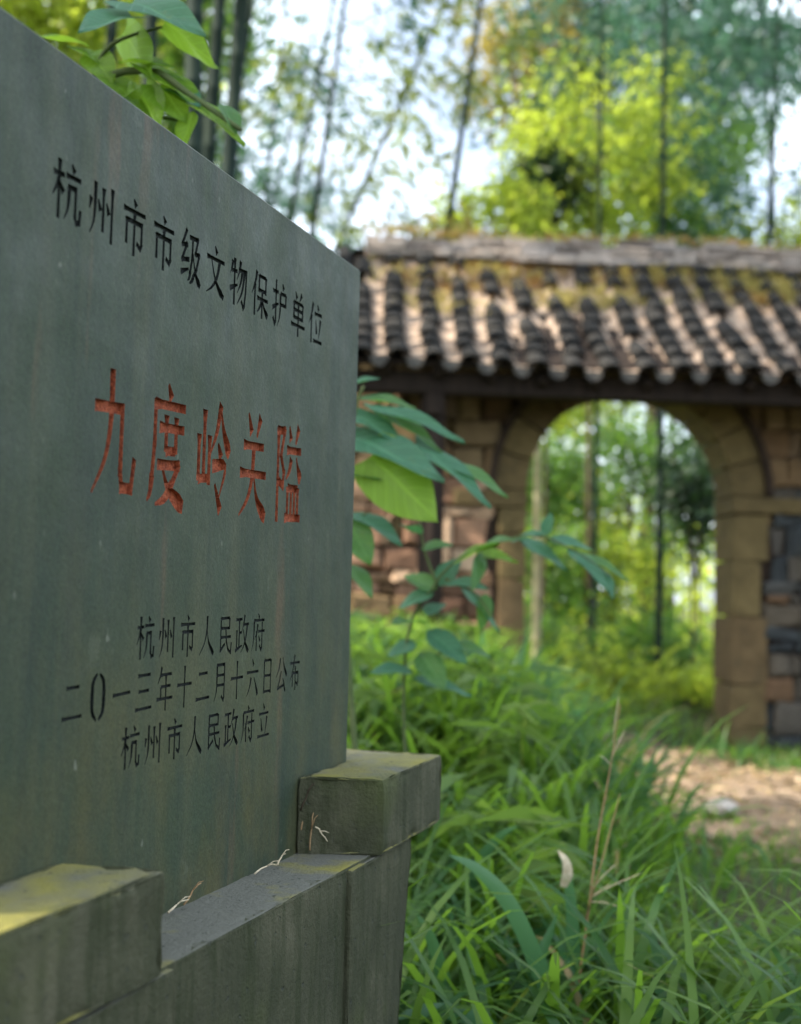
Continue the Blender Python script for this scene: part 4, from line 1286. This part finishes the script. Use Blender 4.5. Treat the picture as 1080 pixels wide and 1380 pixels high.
# sprig with smaller leaves in front of the archway
st = [([(0.06, 2.95, 0.0), at(545, 900, 2.92), at(585, 790, 2.9), at(640, 742, 2.88), at(720, 722, 2.86), at(770, 740, 2.84), at(815, 768, 2.82)], 0.0042),
      ([at(590, 790, 2.9), at(572, 740, 2.9), at(566, 700, 2.9)], 0.004), ([at(600, 780, 2.9), at(640, 800, 2.86), at(668, 838, 2.84)], 0.004),
      ([at(560, 900, 2.92), at(610, 870, 2.9)], 0.004)]
rows = []
for (x0, y0, x1, y1, w, mt) in ((610, 760, 668, 726, 28, 'leaf_lime'), (640, 742, 690, 716, 26, 'leaf_mid'), (640, 745, 700, 752, 26, 'leaf_lime'), (690, 730, 735, 712, 24, 'leaf_teal'), (700, 728, 770, 762, 34, 'leaf_teal'),
        (735, 722, 742, 690, 18, 'leaf_teal'), (740, 728, 800, 734, 28, 'leaf_teal'), (765, 738, 826, 788, 26, 'leaf_teal'), (780, 745, 850, 775, 20, 'leaf_mid'), (810, 765, 830, 800, 16, 'leaf_teal'),
        (588, 795, 545, 770, 30, 'leaf_mid'), (585, 800, 535, 815, 34, 'leaf_teal'), (590, 790, 620, 748, 30, 'leaf_teal'), (600, 785, 655, 785, 26, 'leaf_teal'), (620, 790, 680, 846, 30, 'leaf_teal'),
        (575, 830, 600, 810, 36, 'leaf_teal'), (570, 840, 530, 830, 34, 'leaf_mid'), (575, 850, 632, 890, 36, 'leaf_teal'), (562, 870, 520, 880, 34, 'leaf_teal'), (566, 880, 600, 925, 38, 'leaf_mid'),
        (568, 740, 610, 730, 24, 'leaf_mid'), (566, 720, 540, 700, 24, 'leaf_teal'), (570, 700, 585, 670, 22, 'leaf_mid'), (655, 800, 650, 850, 24, 'leaf_mid'), (650, 745, 640, 790, 20, 'leaf_mid'),
        (556, 905, 500, 900, 34, 'leaf_teal'), (610, 870, 665, 880, 30, 'leaf_mid'), (556, 915, 640, 930, 30, 'leaf_teal')):
    dy = random.uniform(-0.12, 0.06)
    rows.append((x0, y0, 2.9, x1, y1, 2.88 + dy, w, (random.uniform(-.5, .5), -0.5, 0.8), mt, 0))
leafy_plant('leafy_sapling', 'thin sapling with small leaves reaching right across the archway', 'plant', st, leaves_px(rows))

# bright leaves over the top left of the slab
st = [([(-0.80, 2.35, 0.0), (-0.78, 2.3, 0.8), at(60, 240, 2.2), at(120, 120, 2.1), at(200, 95, 2.05), at(260, 130, 2.02), at(325, 175, 2.0)], 0.010),
      ([at(120, 120, 2.1), at(150, 60, 2.08), at(240, 30, 2.06)], 0.005), ([at(150, 110, 2.08), at(190, 150, 2.06), at(260, 165, 2.05)], 0.005)]
rows = [(178, 22, 2.05, 105, 30, 1.95, 68, (0.0, -0.7, 0.7), 'leaf_teal', 1), (175, 5, 2.05, 275, 28, 1.95, 76, (0.1, -0.75, 0.65), 'leaf_teal', 1),
        (120, 62, 2.1, 40, 40, 2.05, 46, up, 'leaf_lime', 0), (222, 30, 2.05, 305, 88, 2.0, 54, (0.4, 0.6, 0.7), 'leaf_lime', 1), (165, 45, 2.1, 220, 110, 2.02, 59, (-0.4, 0.6, 0.7), 'leaf_lime', 1),
        (120, 70, 2.1, 150, 105, 2.05, 46, upl, 'leaf_lime', 0), (90, 62, 2.1, 145, 82, 2.08, 35, upr, 'leaf_lime', 0), (200, 95, 2.05, 285, 140, 2.0, 59, up, 'leaf_lime', 1),
        (180, 120, 2.06, 130, 160, 2.05, 54, up, 'leaf_lime', 1), (190, 130, 2.06, 225, 180, 2.02, 68, (0.3, 0.7, 0.5), 'leaf_lime', 1), (230, 120, 2.05, 270, 135, 2.0, 46, up, 'leaf_teal', 0),
        (240, 130, 2.05, 335, 180, 2.0, 59, upr, 'leaf_lime', 1), (215, 115, 2.05, 250, 158, 2.02, 62, upl, 'leaf_lime', 1), (150, 110, 2.07, 205, 150, 2.04, 59, up, 'leaf_lime', 1),
        (300, 140, 2.02, 322, 176, 2.0, 35, upr, 'leaf_mid', 0), (160, 85, 2.06, 235, 80, 2.02, 49, up, 'leaf_lime', 0), (125, 120, 2.08, 170, 165, 2.05, 54, up, 'leaf_mid', 1), (262, 150, 2.03, 240, 200, 2.03, 40, up, 'leaf_lime', 0)]
leafy_plant('leafy_shrub', 'shrub with bright lime and teal leaves showing over the slab top at upper left', 'plant', st, leaves_px(rows))


# broad grass blades that stand out in the foreground
def blade_thing(ctrl, width, label, mat='blade', tipmat=None, name='grass_blade', face=(0.25, -0.9, 0.35)):
    P = [Vector(q) for q in smooth_line(np.array([tuple(c) for c in ctrl]), 6)]
    n = len(P); V, Fs = [], []
    for i, p in enumerate(P):
        t = i / (n - 1); d = (P[min(i + 1, n - 1)] - P[max(i - 1, 0)]).normalized()
        s = d.cross(Vector(face)).normalized(); w = width * (0.6 + 0.4 * min(1, t * 4)) * (1 - t ** 2.6) + 0.0008
        f = d.cross(s)
        V += [p - s * w / 2 + f * w * 0.12, p, p + s * w / 2 + f * w * 0.12]
    for i in range(n - 1):
        a = 3 * i; Fs += [(a, a + 1, a + 4, a + 3), (a + 1, a + 2, a + 5, a + 4)]
    m = MB(); m.add([tuple(v) for v in V], Fs)
    return tag(m.build(name, M[mat], None, True), label, 'grass blade', 'broad grass blades in the foreground')


blade_thing([at(775, 1420, 2.3), at(735, 1320, 2.28), at(690, 1222, 2.25), at(645, 1172, 2.22), at(605, 1152, 2.2)], 0.036, 'long broad blade arching left above the foreground grass')
b = blade_thing([at(772, 1440, 2.45), at(775, 1300, 2.45), at(768, 1195, 2.44), at(754, 1150, 2.42)], 0.030, 'upright blade with a withered white folded tip')
blade_thing([at(765, 1450, 2.35), at(715, 1400, 2.34), at(720, 1320, 2.33), at(752, 1230, 2.34)], 0.050, 'wide dark blade standing close beside the long arching blade')
blade_thing([at(610, 1420, 2.3), at(598, 1320, 2.28), at(580, 1262, 2.26), at(562, 1232, 2.25)], 0.028, 'short blade leaning left next to the pedestal corner')
blade_thing([at(700, 1420, 2.2), at(640, 1372, 2.16), at(570, 1362, 2.12), at(530, 1376, 2.1)], 0.030, 'blade bending low to the left at the bottom edge')
blade_thing([at(870, 1450, 2.3), at(890, 1380, 2.3), at(905, 1345, 2.28), at(880, 1335, 2.26)], 0.034, 'blade folded at the bottom edge below the dry stalk')
blade_thing([at(620, 1300, 2.8), at(640, 1180, 2.8), at(672, 1130, 2.78), at(700, 1112, 2.76)], 0.026, 'pale blade curving right behind the pedestal corner')
blade_thing([at(760, 1196, 2.435), at(766, 1178, 2.425), at(763, 1160, 2.42), at(752, 1146, 2.42)][::1], 0.022, 'withered white tip hanging from the upright blade', 'straw')

# dry reddish seed stalk
m = MB(); b0 = (at(770, 1400, 2.4))
S = [at(770, 1400, 2.4), at(792, 1240, 2.4), at(806, 1130, 2.4), at(822, 1040, 2.4), at(836, 950, 2.4)]
m.tube(smooth_line(np.array([tuple(q) for q in S]), 6), np.linspace(0.0022, 0.0007, 25), 6)
m.tube([at(788, 1245, 2.4), at(812, 1160, 2.38), at(836, 1070, 2.36)], [0.0015, 0.001, 0.0006], 5)
dryo = tag(m.build('dry_stalk', M['dry'], None, True), 'thin reddish dry seed stalk rising in front of the grass', 'dry stalk')
m = MB()
for (x0, y0, x1, y1) in ((822, 1030, 808, 1018), (824, 1025, 842, 985), (826, 1000, 834, 940), (796, 1210, 862, 1178), (795, 1212, 822, 1192), (797, 1200, 830, 1165), (794, 1215, 835, 1222)):
    m.tube([at(x0, y0, 2.4), at((x0 + x1) / 2, (y0 + y1) / 2 - 2, 2.39), at(x1, y1, 2.37)], [0.0011, 0.0009, 0.0005], 5)
m.build('seed_spikes', M['straw'], dryo, True)

# small rock on the path, a dry twig by the pedestal foot
bm = bmesh.new(); bmesh.ops.create_icosphere(bm, subdivisions=3, radius=1)
for v in bm.verts:
    v.co *= 1 + 0.16 * math.sin(v.co.x * 3 + 1) * math.sin(v.co.y * 4) + 0.08 * math.sin(v.co.z * 7 + v.co.x * 5)
    v.co = Vector((v.co.x * 0.075, v.co.y * 0.06, v.co.z * 0.035))
me = bpy.data.meshes.new('rock'); bm.to_mesh(me); bm.free()
ro = lnk('rock', me, M['rock']); ro.location = (1.36, 5.32, float(gh(1.36, 5.32)) + 0.045)
tag(ro, 'small flat grey rock lying at the edge of the dirt path', 'rock')
